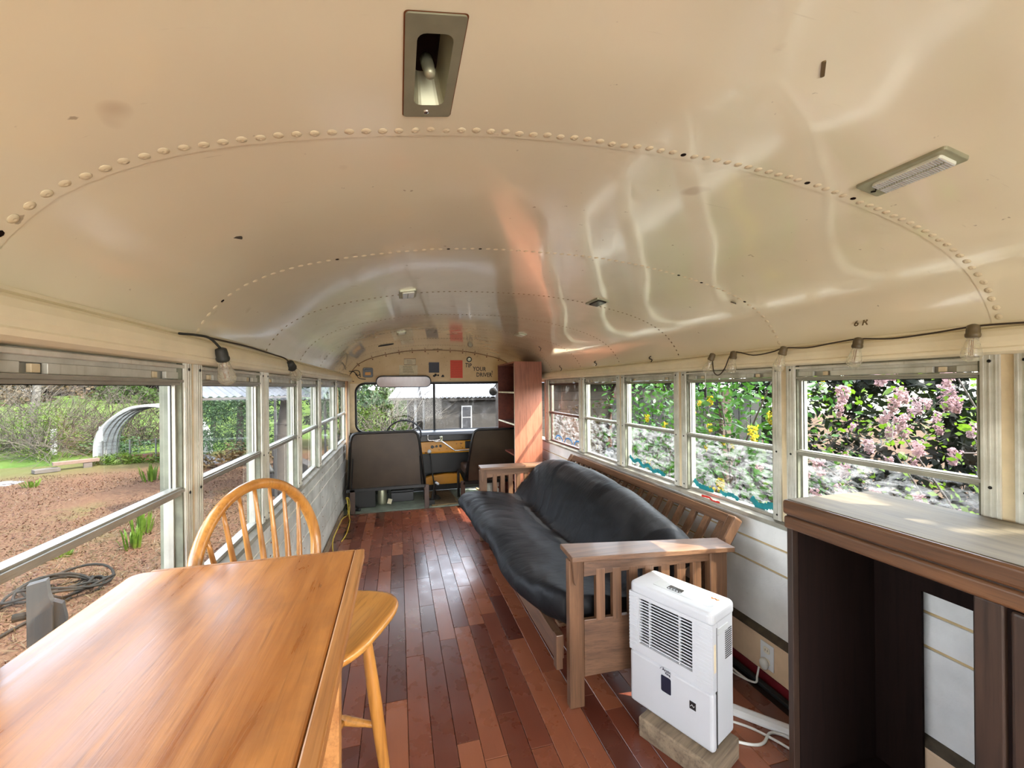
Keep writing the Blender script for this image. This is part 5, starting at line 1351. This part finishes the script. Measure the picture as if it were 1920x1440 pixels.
# --- hoop greenhouse
gh = empty('hoop_greenhouse', (-7.60, 15.75, GZ), R(4), label='white plastic covered hoop greenhouse at the edge of the yard', cat='greenhouse')
GW, GHt, GL_ = 1.36, 1.78, 1.3
def hoop_pt(a, s_=1.0): return (GW * s_ * math.cos(a) * (1 + .08 * math.sin(a)), GHt * s_ * math.sin(a) ** .85 if math.sin(a) > 0 else 0)
NA = 24
vs = []; fs = []
for j in range(13):
    yy_ = GL_ * j / 12
    for k_ in range(NA + 1):
        a = PI * k_ / NA; x_, z_ = hoop_pt(a, 1 + .012 * math.sin(j * 2.1 + k_)); vs.append((x_, yy_, z_))
fs = [(j * (NA + 1) + k_, j * (NA + 1) + k_ + 1, (j + 1) * (NA + 1) + k_ + 1, (j + 1) * (NA + 1) + k_) for j in range(12) for k_ in range(NA)]
MB().quadmesh(vs, fs).build('plastic_cover', 'cover_film', gh, smooth=True)
for j in range(5):
    MB().tube([(hoop_pt(PI * k_ / NA, .975)[0], GL_ * j / 4 + .01, hoop_pt(PI * k_ / NA, .975)[1]) for k_ in range(NA + 1)], .02, 6).build('hoop_rib', 'white_paint', gh)
m = MB()
for j in range(24):
    yy_ = GL_ * j / 24 + .08; m.tube([(hoop_pt(PI * k_ / 16, .955)[0], yy_, hoop_pt(PI * k_ / 16, .955)[1]) for k_ in range(17)], .003, 3, cap=False)
for k_ in range(1, 20):
    a = PI * k_ / 20; m.tube([(hoop_pt(a, .955)[0], .05, hoop_pt(a, .955)[1]), (hoop_pt(a, .955)[0], GL_, hoop_pt(a, .955)[1])], .003, 3, cap=False)
tag(m.build('wire_mesh', 'stake_black', gh), kind='stuff')
MB().quadmesh([(-GW, .0, 0), (-GW * .72, -.16, 0), (-GW * .80, -.04, GHt * .62), (-GW * .93, 0, GHt * .5)], [(0, 1, 2, 3)]).build('cover_flap', 'cover_film', gh)
for q in range(4):
    xx = -1.05 + q * .62; MB().bar((xx, -.12 + q * .1, 0), (xx, -.12 + q * .1, .72), .035, .035).build('fence_stake', 'stake_black', gh)
m = MB()
for q in range(6): m.tube([(-1.15, -.13, .12 + q * .11), (.9, .2, .12 + q * .11)], .005, 3)
for q in range(14): m.tube([(-1.1 + q * .145, -.13 + q * .023, .05), (-1.1 + q * .145, -.13 + q * .023, .70)], .005, 3)
tag(m.build('fence_wire', 'stake_black', gh), kind='stuff')
for q in range(2): MB().bar((-.75 + q * .85, -.02 + q * .13, .13), (.08 + q * .85, .11 + q * .13, .13), .04, .22).build('orange_board', 'orange_board', gh)
b = empty('dry_weeds', (-7.15, 16.7, GZ), label='dry tan weeds standing in the greenhouse mouth', cat='shrub')
cloud('foliage', 'dry_leaf', b, 1500, clumps((0, 0, .5), (.55, .5, .6), 18, .3, 3), .04, 8)
b = empty('grass_tuft', (-8.3, 15.6, GZ), label='long green grass tuft at the greenhouse front corner', cat='grass')
cloud('blades', 'grass_leaf', b, 900, blob((0, 0, .12), (.7, .3, .22), 0), .09, 2, asp=.12)
b = empty('grass_tuft', (-7.0, 15.9, GZ), label='broad grass patch right of the greenhouse mouth', cat='grass')
cloud('blades', 'grass_leaf', b, 1200, blob((0, 0, .08), (1.1, .6, .18), 0), .08, 12, asp=.14)

# --- yard objects on the left
def plank_at(nm, a, b, w_, h_, mat, lab, cat='plank'):
    a = Vector(a); b = Vector(b); mid = (a + b) / 2; o = MB().bar(a - mid, b - mid, w_, h_).build(nm, mat, None, bevel=.006); o.location = mid; return tag(o, lab, cat)
plank_at('timber_plank', (-9.55, 14.4, GZ + .06), (-9.2, 14.75, GZ + .06), .30, .10, 'outdoor_wood', 'low grey timber plank at the left end of the plank pair')
plank_at('timber_plank', (-9.35, 14.75, GZ + .20), (-8.62, 15.35, GZ + .20), .22, .09, 'outdoor_pine', 'pale plank propped on a block in the yard')
plank_at('prop_block', (-8.85, 15.1, GZ + .07), (-8.70, 15.2, GZ + .07), .2, .14, 'outdoor_wood', 'short dark block under the raised plank', 'block')
plank_at('weathered_board', (-5.2, 5.35, GZ + .03), (-5.35, 6.35, GZ + .06), .24, .05, 'outdoor_wood', 'bleached grey board lying on the mulch near the bus', 'board')
for i, (xx, yy_, s_, lab) in enumerate([(-8.3, 12.5, .22, 'round green weed clump on the mulch'), (-5.9, 12.4, .26, 'leafy garlic plants right side of the mulch bed'), (-5.35, 12.9, .24, 'tall leek like plants beside the window post'), (-3.9, 7.9, .20, 'onion plants near the bus, taller pair'), (-3.65, 7.2, .18, 'small onion plant in the dry grass'), (-4.4, 7.1, .14, 'low weed clump in the dry straw')]):
    b = empty('garden_plant', (xx, yy_, GZ), label=lab, cat='plant')
    rnd = random.Random(i); m = MB()
    for q in range(34):
        a = rnd.random() * 6.28; rr = rnd.uniform(0, s_ * .7); h_ = s_ * rnd.uniform(.8, 1.9) if i in (1, 2, 3, 4) else s_ * rnd.uniform(.3, .8)
        p = Vector((math.cos(a) * rr, math.sin(a) * rr, 0)); t2 = p * 1.7 + Vector((0, 0, h_)); sd2 = Vector((-math.sin(a), math.cos(a), 0)) * .012
        mid = p.lerp(t2, .6) + Vector((0, 0, h_ * .15))
        m.quadmesh([p - sd2, p + sd2, mid + sd2 * 1.3, mid - sd2 * 1.3, t2], [(0, 1, 2, 3), (3, 2, 4)])
    m.build('leaves', 'grass_leaf', b)['kind'] = 'stuff'
# post fixed next to the bus with hose reel
pe = empty('wooden_post', (-1.60, 2.45, GZ), R(20), label='dark weathered post with rusty bracket standing right outside the left window', cat='post')
MB().prism([(-.05, 0), (.05, 0), (.052, 1.25), (.035, 1.30), (.028, 1.37), (-.05, 1.36)], -.03, .03).build('board', 'weathered_wood_z', pe)
MB().prism([(.03, 0), (.105, 0), (.10, 1.17), (.085, 1.24), (.03, 1.27)], .0, .05).build('board', 'weathered_wood_z', pe)
MB().box(.02, .09, -.035, -.028, 1.03, 1.07).build('bracket', 'rust', pe)
MB().lathe([(.018, 0), (.018, .06), (.013, .06)], (-.05, 0, 1.22), (-1, 0, 0), 10).build('pipe_stub', 'hose', pe)
ho = empty('garden_hose', (-3.6, 5.8, GZ), label='coiled grey garden hose on the ground beyond the post', cat='hose')
for q in range(6):
    rnd = random.Random(q); r_ = .26 + .05 * q * .5; c_ = Vector((rnd.uniform(-.1, .1), rnd.uniform(-.1, .1), 0))
    MB().tube([c_ + Vector((r_ * math.cos(a), r_ * .8 * math.sin(a), .03 + q * .02 + .05 * math.sin(a * 2 + q))) for a in [2 * PI * k_ / 28 for k_ in range(28)]], .014, 6, closed=True).build('coil', 'hose', ho, smooth=True)
MB().tube(smooth_pts([(.2, -.2, .03), (.1, -1.2, .02), (.5, -1.8, .04), (1.2, -2.2, .3), (1.85, -2.9, .9)], 6), .014, 6).build('hose_run', 'hose', ho, smooth=True)
MB().tube(smooth_pts([(-.3, -.2, .03), (-.6, -1.0, .02), (.0, -1.7, .04), (1.0, -2.9, .05), (1.5, -3.5, .3)], 6), .012, 6).build('hose_run', 'hose', ho, smooth=True)
tp_ = MB(); rnd = random.Random(4)
def lump(r, n=14, seed=0, flat=.5):
    m = MB(); vs = []; fs = []; 
    for j in range(n + 1):
        th = PI / 2 * j / n
        for k_ in range(2 * n):
            ph = PI * k_ / n; d = Vector((math.cos(ph) * math.cos(th), math.sin(ph) * math.cos(th), math.sin(th) * flat))
            q = 1 + .35 * noise.noise(d * 3.1 + Vector((seed, 0, 0))) + .16 * noise.noise(d * 9 + Vector((seed, 0, 0)))
            vs.append(d * r * q)
    for j in range(n):
        for k_ in range(2 * n): fs.append((j * 2 * n + k_, j * 2 * n + (k_ + 1) % (2 * n), (j + 1) * 2 * n + (k_ + 1) % (2 * n), (j + 1) * 2 * n + k_))
    return m.quadmesh(vs, fs)
o = lump(.42, 14, 2).build('tarp_bundle', 'tarp_grey', None); o.location = (-6.1, 15.4, GZ - .03); tag(o, 'crumpled grey tarp bundle beside the greenhouse', 'tarp')
o = lump(.40, 14, 7, .3).build('tarp_sheet', 'tarp_white', None); o.location = (-5.55, 15.0, GZ - .03); tag(o, 'crumpled white plastic sheet in front of the grey tarp', 'tarp')
o = lump(.35, 12, 5, .12).build('plastic_scrap', 'tarp_white', None); o.location = (-9.3, 13.1, GZ - .01); tag(o, 'flat white plastic scrap on the ground at the far left', 'plastic')

pe.scale = (.8, .8, 1)
# straw on the near ground
st = empty('straw_litter', (-3.9, 7.4, GZ), label='dry straw and wood chips scattered between the onions and the bus', cat='straw')
cloud('straw', 'dry_leaf', st, 5000, blob((0, -.3, .015), (1.7, 3.0, .035), 0), .05, 5, asp=.10)

wc_ = empty('wood_chips', (-5.5, 8.5, GZ), label='brown and pale wood chips strewn over the mulch bed', cat='mulch')
cloud('dark_chips', 'chip_dark', wc_, 17000, lambda r_: Vector((r_.uniform(-4.2, 3.2), r_.uniform(-5.5, 5.5), r_.uniform(0, .02))), .022, 15, asp=.35)
cloud('pale_chips', 'dry_leaf', wc_, 17000, lambda r_: Vector((r_.uniform(-4.2, 3.2), r_.uniform(-5.5, 5.5), r_.uniform(0, .02))), .020, 16, asp=.22)
# --- trees in the middle distance
pn = empty('pine_tree', (-4.7, 14.6, GZ), label='bushy blue green pine filling the second left window', cat='tree')
trunk(pn, [(0, 0, 0), (.05, 0, 2), (0, .1, 5)], .12, .04)
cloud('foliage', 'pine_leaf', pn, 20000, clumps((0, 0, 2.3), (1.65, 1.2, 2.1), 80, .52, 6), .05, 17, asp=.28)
cloud('dry_base', 'dry_leaf', pn, 900, clumps((.3, -.6, .35), (1.3, .5, .35), 12, .25, 8), .05, 3)
pt = empty('pine_tree', (-2.45, 9.9, GZ), label='tall pine with bare scaly trunk beyond the third left window', cat='tree')
trunk(pt, [(0, 0, 0), (.05, .05, 1.2), (.18, 0, 2.4), (.1, 0, 5)], .15, .09)
trunk(pt, [(-.10, -.12, .5), (-.22, -.16, .85), (-.24, -.15, 1.25)], .06, .02, 'stake_black', 'dead_stub')
cloud('foliage', 'pine_leaf', pt, 9000, clumps((.2, .8, 3.1), (2.2, 1.2, 1.25), 44, .55, 21), .075, 18, asp=.3)
for i, (xx, yy_, s_, mt_, lab) in enumerate([(-2.2, 17.5, 1.7, 'pine_leaf', 'green conifer seen through the fourth left window'), (-.2, 19, 1.5, 'shrub_leaf', 'yellow green tree left in the windshield'), (1.4, 20, 1.3, 'shrub_leaf', 'tan green shrub right of the windshield tree'), (-7.6, 20.5, 1.9, 'pine_leaf', 'tall green pine above the greenhouse roof')]):
    b = empty('background_tree', (xx, yy_, gheight(xx, yy_)), label=lab, cat='tree')
    trunk(b, [(0, 0, 0), (.1, 0, 1.5), (0, 0, 3.4)], .12, .04)
    hz = 3.6 if i in (0, 3) else 2.0
    cloud('foliage', mt_, b, 4200, clumps((0, 0, hz * .62), (s_, s_ * .7, hz * .6), 40, .5, i + 31), .09, i + 40, asp=.4)
    twigs(b, lambda r_: (r_.gauss(0, s_ * .4), r_.gauss(0, .3), r_.uniform(.2, hz)), 40, 1.3, i + 3, 'twig', .012)
bsh = empty('bare_shrub', (-.45, 11.0, GZ), label='tangle of tan twigs just beyond the windshield left pane', cat='shrub')
twigs(bsh, lambda r_: (r_.gauss(0, .4), r_.gauss(0, .4), r_.uniform(0, 1.2)), 130, 1.7, 77, 'twig', .010, .5, .9)
cloud('foliage', 'grass_leaf', bsh, 2200, clumps((0, 0, .9), (.9, .5, 1.0), 26, .35, 44), .035, 45)

# stacked beams by the added canopy
bm_ = empty('beam_stack', (-2.3, 10.9, GZ), label='stack of heavy weathered beams on the grass outside the left windows', cat='beams')
MB().bar((-.95, 2.0, .50), (.42, -.55, .44), .22, .18).build('beam', 'outdoor_wood', bm_, bevel=.01)
MB().bar((-.80, 1.7, .30), (.46, -.60, .24), .24, .20).build('beam', 'outdoor_wood', bm_, bevel=.01)
MB().bar((-.60, .75, .0), (-.60, .75, .22), .3, .3).build('support', 'weathered_wood_z', bm_)
MB().bar((.3, -.3, .0), (.3, -.3, .16), .25, .25).build('support', 'weathered_wood_z', bm_)

# added canopy standing in for a corrugated roof reflected in the left windows
le = empty('reflected_roof', (-3.0, 8.6, GZ), label='low corrugated metal canopy added for the roof reflection across the tops of the left windows', cat='canopy')
def corr(par, A, B, up_vec, mat='corrugated_metal', n=60, amp=.012, name='corrugated_sheet', sheets=6):
    """sheets with waves running up the slope; A->B eave line"""
    A = Vector(A); B = Vector(B); U = Vector(up_vec); nn = (B - A).cross(U).normalized()
    for s_ in range(sheets):
        a = A.lerp(B, s_ / sheets); b = A.lerp(B, (s_ + 1) / sheets + .004); vs = []; k2 = max(8, int(n / sheets) * 4)
        for k_ in range(k2 + 1):
            p = a.lerp(b, k_ / k2); w_ = nn * amp * math.sin(2 * PI * k_ / k2 * n / sheets); vs += [p + w_ + nn * .002 * s_, p + U + w_ + nn * .002 * s_]
        m = MB().quadmesh(vs, [(2 * i, 2 * i + 1, 2 * i + 3, 2 * i + 2) for i in range(k2)]); m.build(name, mat, par)
corr(le, (-.15, -.55, 2.11), (1.45, 1.6, 2.11), (-.55, .75, .24), n=20, amp=.018, sheets=3)
for px_, py_ in ((.68, .56), (1.42, 1.58)): MB().bar((px_, py_, 0), (px_, py_, 2.09), .04, .04).build('post', 'weathered_wood_z', le)
MB().bar((-.15, -.55, 2.08), (1.45, 1.6, 2.08), .03, .04).build('eave_beam', 'cladding_grey', le)

# --- house ahead of the windshield
hs = empty('house', (2.2, 12.0, GZ), label='grey brown clapboard house with corrugated metal roof ahead of the windshield', cat='house')
HO = Vector((2.2, 12.0, GZ))
def hb_(x0, x1, y0, y1, z0, z1, nm, mat, bev=0, par=hs):
    return MB().box(x0 - HO.x, x1 - HO.x, y0 - HO.y, y1 - HO.y, z0 - HO.z, z1 - HO.z).build(nm, mat, par, bevel=bev)
hb_(.72, 7.5, 12.0, 15.0, GZ, 1.09, 'front_wall', 'grey_stucco')
hb_(.28, .72, 12.9, 15.0, GZ, 1.09, 'side_wall', 'cladding_grey')
for q in range(13):
    z = GZ + q * .15; hb_(.28, .72, 12.86, 12.9, z, z + .145, 'clapboard', 'cladding_grey', .006)
for xx in (.30, .46, .70): hb_(xx - .035, xx + .035, 12.3, 12.36, GZ, 1.06, 'porch_post', 'white_paint' if xx != .30 else 'weathered_wood_z')
hb_(.70, 7.5, 11.85, 11.95, 1.02, 1.12, 'fascia', 'cladding_grey'); hb_(-.25, .75, 12.0, 12.06, 1.04, 1.11, 'fascia', 'cladding_grey')
corr(hs, (.62 - HO.x, -.22, 1.10 - HO.z), (7.5 - HO.x, -.22, 1.10 - HO.z), (.0, 2.6, .75), n=60, amp=.02, sheets=7)
corr(hs, (-.28 - HO.x, .0, 1.10 - HO.z), (.66 - HO.x, -.02, 1.10 - HO.z), (.55, 2.6, .75), n=9, amp=.02, sheets=1)
hw = hb_(1.72, 2.02, 11.955, 11.995, .20, .86, 'house_window', 'white_paint', .004)
hg = hb_(1.755, 1.985, 11.945, 11.956, .235, .825, 'pane', 'tarp_grey', 0); hg.parent = hw
hg = hb_(1.755, 1.985, 11.940, 11.950, .52, .54, 'muntin', 'white_paint', 0); hg.parent = hw
for q in range(8): hb_(1.2 + q * .05, 1.208 + q * .05, 11.985, 12.0, .1, .12, 'nail', 'rust') if q < 1 else None
b = empty('grass_patch', (.1, 10.9, GZ), label='bright green grass in front of the house corner', cat='grass')
cloud('blades', 'grass_leaf', b, 2500, blob((0, 0, .12), (1.1, .8, .3), 0), .10, 31, asp=.12)

# --- shed and hedge to the right
shd = empty('garden_shed', (3.6, 7.2, GZ), label='tan clapboard shed beyond the far right windows', cat='shed')
for q in range(14):
    z = q * .165; MB().box(-1.6, 1.7, -.02 - .006, 0, z, z + .16).build('clapboard', 'cladding_tan', shd, bevel=.004)
MB().box(-1.6, 1.7, 0, 1.6, 0, 2.3).build('body', 'cladding_tan', shd)
MB().box(-1.62, -1.50, -.05, .02, 0, 2.3).build('corner_board', 'salmon_paint_and_bounce', shd)
MB().prism([(.0, 0), (.62, 0), (.62, 2.25), (.30, 2.25), (.24, 2.0)], -.09, -.045).build('leaning_panel', 'salmon_paint_and_bounce', shd)
corr(shd, (-1.8, -.3, 2.30), (1.9, -.3, 2.30), (0, 2.2, .5), n=26, amp=.015, sheets=4)
fn = empty('board_fence', (4.3, 5.0, GZ), label='dark board wall with pale post behind the mahonia', cat='fence')
for q in range(12): MB().box(-1.6 + q * .2, -1.6 + q * .2 + .19, 0, .03, 0, 2.05).build('fence_board', 'weathered_wood_z', fn, bevel=.004)
MB().box(.05, .20, -.08, .02, 0, 2.2).build('fence_post', 'outdoor_pine', fn)
corr(fn, (-1.8, -.3, 2.35), (.9, -.3, 2.35), (0, 1.2, .3), n=18, amp=.015, sheets=2)
rd = random.Random(5)
for i, (xx, yy_) in enumerate([(7.6, .2), (7.6, 2.2), (7.6, 4.2), (7.2, 6.2), (7.0, 8.4), (7.6, -2.0), (5.6, 9.8)]):
    b = empty('hedge_conifer', (xx, yy_, GZ), label='dark conifer in the hedge behind the flowering shrubs', cat='tree', group='dark conifers behind the flowering shrubs')
    trunk(b, [(0, 0, 0), (0, 0, 1.5), (0, 0, 3.3)], .1, .03)
    cloud('foliage', 'dark_leaf', b, 4600, clumps((0, 0, 1.7), (.95, 1.25, 1.75), 34, .45, i + 80), .085, i + 81, asp=.4)
# climbing shrub clumps + flowering shrubs next to the bus
def leaf_mesh(kind):
    if kind == 'currant':
        o = [(0, 0), (.35, .05), (.55, .35), (.85, .30), (.80, .62), (1.0, 1.0), (.62, .80), (.30, .85), (.05, .55)]
        pts = [(0, -.02, 0)] + [(y_ * .8, x_ * 1.0, -.12 * abs(y_)) for x_, y_ in [(0.0, .0), (.1, .4), (.45, .75), (.55, .35), (.85, .45), (1.0, .0), (.85, -.45), (.55, -.35), (.45, -.75), (.1, -.4)]]
        m = MB(); c_ = len(pts); pts.append((0, .5, .06)); fs = [(i, (i + 1) if i + 1 < c_ else 1, c_) for i in range(1, c_)]
        m.quadmesh(pts, fs); return m
    m = MB()   # mahonia: pointed leaf
    pts = [(0, 0, 0), (.16, .25, .03), (.2, .5, .0), (.12, .8, -.03), (0, 1.05, -.08), (-.12, .8, -.03), (-.2, .5, 0), (-.16, .25, .03), (0, .5, -.05)]
    m.quadmesh(pts, [(i, (i + 1) % 8, 8) for i in range(8)]); return m
lm_c = leaf_mesh('currant').mesh('leaf'); lm_c.materials.append(MATS['spring_leaf'])
lm_m = leaf_mesh('mahonia').mesh('leaf'); lm_m.materials.append(MATS['mahonia_leaf'])
def flower_mesh(mat, n, seed, L=1.0, w_=.35, s_=.1):
    rnd = random.Random(seed); m = MB()
    for i in range(n):
        t_ = rnd.random(); rr = w_ * (1 - .6 * t_) * math.sqrt(rnd.random()); a = rnd.random() * 6.28
        p = Vector((rr * math.cos(a), rr * math.sin(a), -t_ * L)); q = s_ * rnd.uniform(.7, 1.3)
        for b_ in range(2):
            u = Vector((rnd.gauss(0, 1), rnd.gauss(0, 1), rnd.gauss(0, 1))).normalized(); v_ = u.orthogonal().normalized()
            m.quadmesh([p - u * q, p + v_ * q, p + u * q, p - v_ * q], [(0, 1, 2, 3)])
    me = bpy.data.meshes.new('flower_cluster'); me.from_pydata([tuple(v_) for v_ in m.v], [], m.f); me.materials.append(MATS[mat]); return me
fm_p = [flower_mesh('pink_petal', 70, q, 1.0, .42, .11) for q in range(3)]
fm_y = [flower_mesh('yellow_petal', 70, q, .9, .36, .09) for q in range(3)]
def place(me, nm, par, p, s_, rnd, up=None):
    o = bpy.data.objects.new(nm, me); COL.objects.link(o); o.parent = par; o.location = p
    o.rotation_euler = (rnd.uniform(-1.0, 1.0), rnd.uniform(-1.0, 1.0), rnd.uniform(0, 6.28)) if up is None else (rnd.uniform(-.35, .35), rnd.uniform(-.35, .35), rnd.uniform(0, 6.28))
    o.scale = (s_, s_, s_); return o
def shrub(nm, loc, lab, cat, ext, n_leaf, n_fl, kind, seed, stuff_n, stuff_mat, stuff_size):
    e = empty(nm, loc, label=lab, cat=cat); rnd = random.Random(seed); cx_, cy_, czz = ext[0]; rx, ry, rz_ = ext[1]
    for q in range(9):
        a = Vector((rnd.uniform(-.25, .25), rnd.uniform(-.3, .3), 0)); b_ = Vector((cx_ + rnd.uniform(-rx, rx) * .9, cy_ + rnd.uniform(-ry, ry) * .95, czz + rnd.uniform(-.3, .9) * rz_))
        mid = a.lerp(b_, .55) + Vector((rnd.uniform(-.15, .15), rnd.uniform(-.15, .15), .15))
        P_ = smooth_pts([a, mid, b_], 5); MB().tube(P_, .012, 6, rs=[.014 - .010 * i / (len(P_) - 1) for i in range(len(P_))]).build('branch', 'red_twig', e, smooth=True)
    f = lambda: Vector((cx_ + rnd.uniform(-rx, rx), cy_ + rnd.uniform(-ry, ry), czz + rnd.uniform(-1, 1) * rz_))
    for q in range(n_leaf):
        place(lm_c if kind == 'currant' else lm_m, 'leaf', e, f(), rnd.uniform(.035, .07) if kind == 'currant' else rnd.uniform(.06, .10), rnd)
    for q in range(n_fl):
        place((fm_p if kind == 'currant' else fm_y)[q % 3], 'flower_cluster', e, f(), rnd.uniform(.06, .11), rnd, up=1)
    cloud('small_foliage', stuff_mat, e, stuff_n, lambda r_: Vector((cx_ + r_.uniform(-rx, rx), cy_ + r_.uniform(-ry, ry), czz + r_.uniform(-1, 1) * rz_)), stuff_size, seed + 3)
    twigs(e, lambda r_: (cx_ + r_.uniform(-rx, rx), cy_ + r_.uniform(-ry, ry), czz + r_.uniform(-1, .5) * rz_), 45, .5, seed, 'red_twig', .004, .8, .6, nm='twig')
    return e
shrub('flowering_currant', (3.0, 1.2, GZ), 'pink flowering currant shrub outside the nearest right window', 'shrub', ((0, .0, 1.60), (.75, 1.15, .85)), 230, 240, 'currant', 3, 2600, 'spring_leaf', .018)
shrub('mahonia', (2.55, 2.75, GZ), 'mahonia shrub with yellow flower heads outside the second right window', 'shrub', ((0, .0, 1.5), (.45, .62, .95)), 290, 34, 'mahonia', 8, 2600, 'mahonia_leaf', .028)
shrub('leafy_shrub', (2.75, 4.1, GZ), 'loose leafy shrub outside the third right window', 'shrub', ((0, .0, 1.5), (.5, .6, .95)), 290, 8, 'mahonia', 14, 1800, 'mahonia_leaf', .03)
shrub('climbing_shrub', (2.9, 5.7, GZ), 'thin reddish shrub in front of the tan shed', 'shrub', ((0, .0, 1.3), (.45, .6, .75)), 90, 3, 'mahonia', 15, 500, 'dry_leaf', .028)
wt = MB().tube([(.55 * math.cos(a), 0, .55 * math.sin(a)) for a in [PI * q / 16 for q in range(17)]], .10, 8).build('old_tyre', 'black_rubber', None, smooth=True); wt.location = (2.55, 4.75, -.02); wt.rotation_euler = (0, 0, R(60)); tag(wt, 'dark curved tyre like arch leaning outside the fourth right window', 'tyre')

for i, (xx, yy_, lab) in enumerate([(5.2, .6, 'dark undergrowth added for shaded ground behind the pink currant, right part'), (5.1, 2.4, 'dark undergrowth added for shaded ground behind the pink currant, left part'), (4.9, 4.0, 'dark undergrowth added for shaded ground in front of the dark board wall'), (4.6, -.9, 'dark undergrowth added for shaded ground at the right edge of the near window')]):  # dark leaves added where the ground lies in tree shade
    b = empty('undergrowth', (xx, yy_, GZ), label=lab, cat='shrub')
    cloud('foliage', 'dark_leaf', b, 2600, clumps((0, 0, .55), (.9, 1.15, .65), 30, .4, i + 300), .06, i + 301, asp=.4)
    cloud('dry_stems', 'dry_leaf', b, 500, blob((0, 0, .5), (.9, 1.1, .7), 0), .07, i + 311, asp=.07)

tr = empty('sun_blocker_tree', (4.0, -1.3, GZ), label='unseen leafy tree added behind the camera to shade the cabinet', cat='tree')  # added out of view to keep the sun off the cabinet
trunk(tr, [(0, 0, 0), (.1, .1, 1.6), (0, 0, 3.2)], .12, .06)
cloud('foliage', 'pine_leaf', tr, 3000, clumps((-.1, 0, 4.5), (1.0, .9, 1.0), 36, .38, 404), .09, 405, asp=.45)
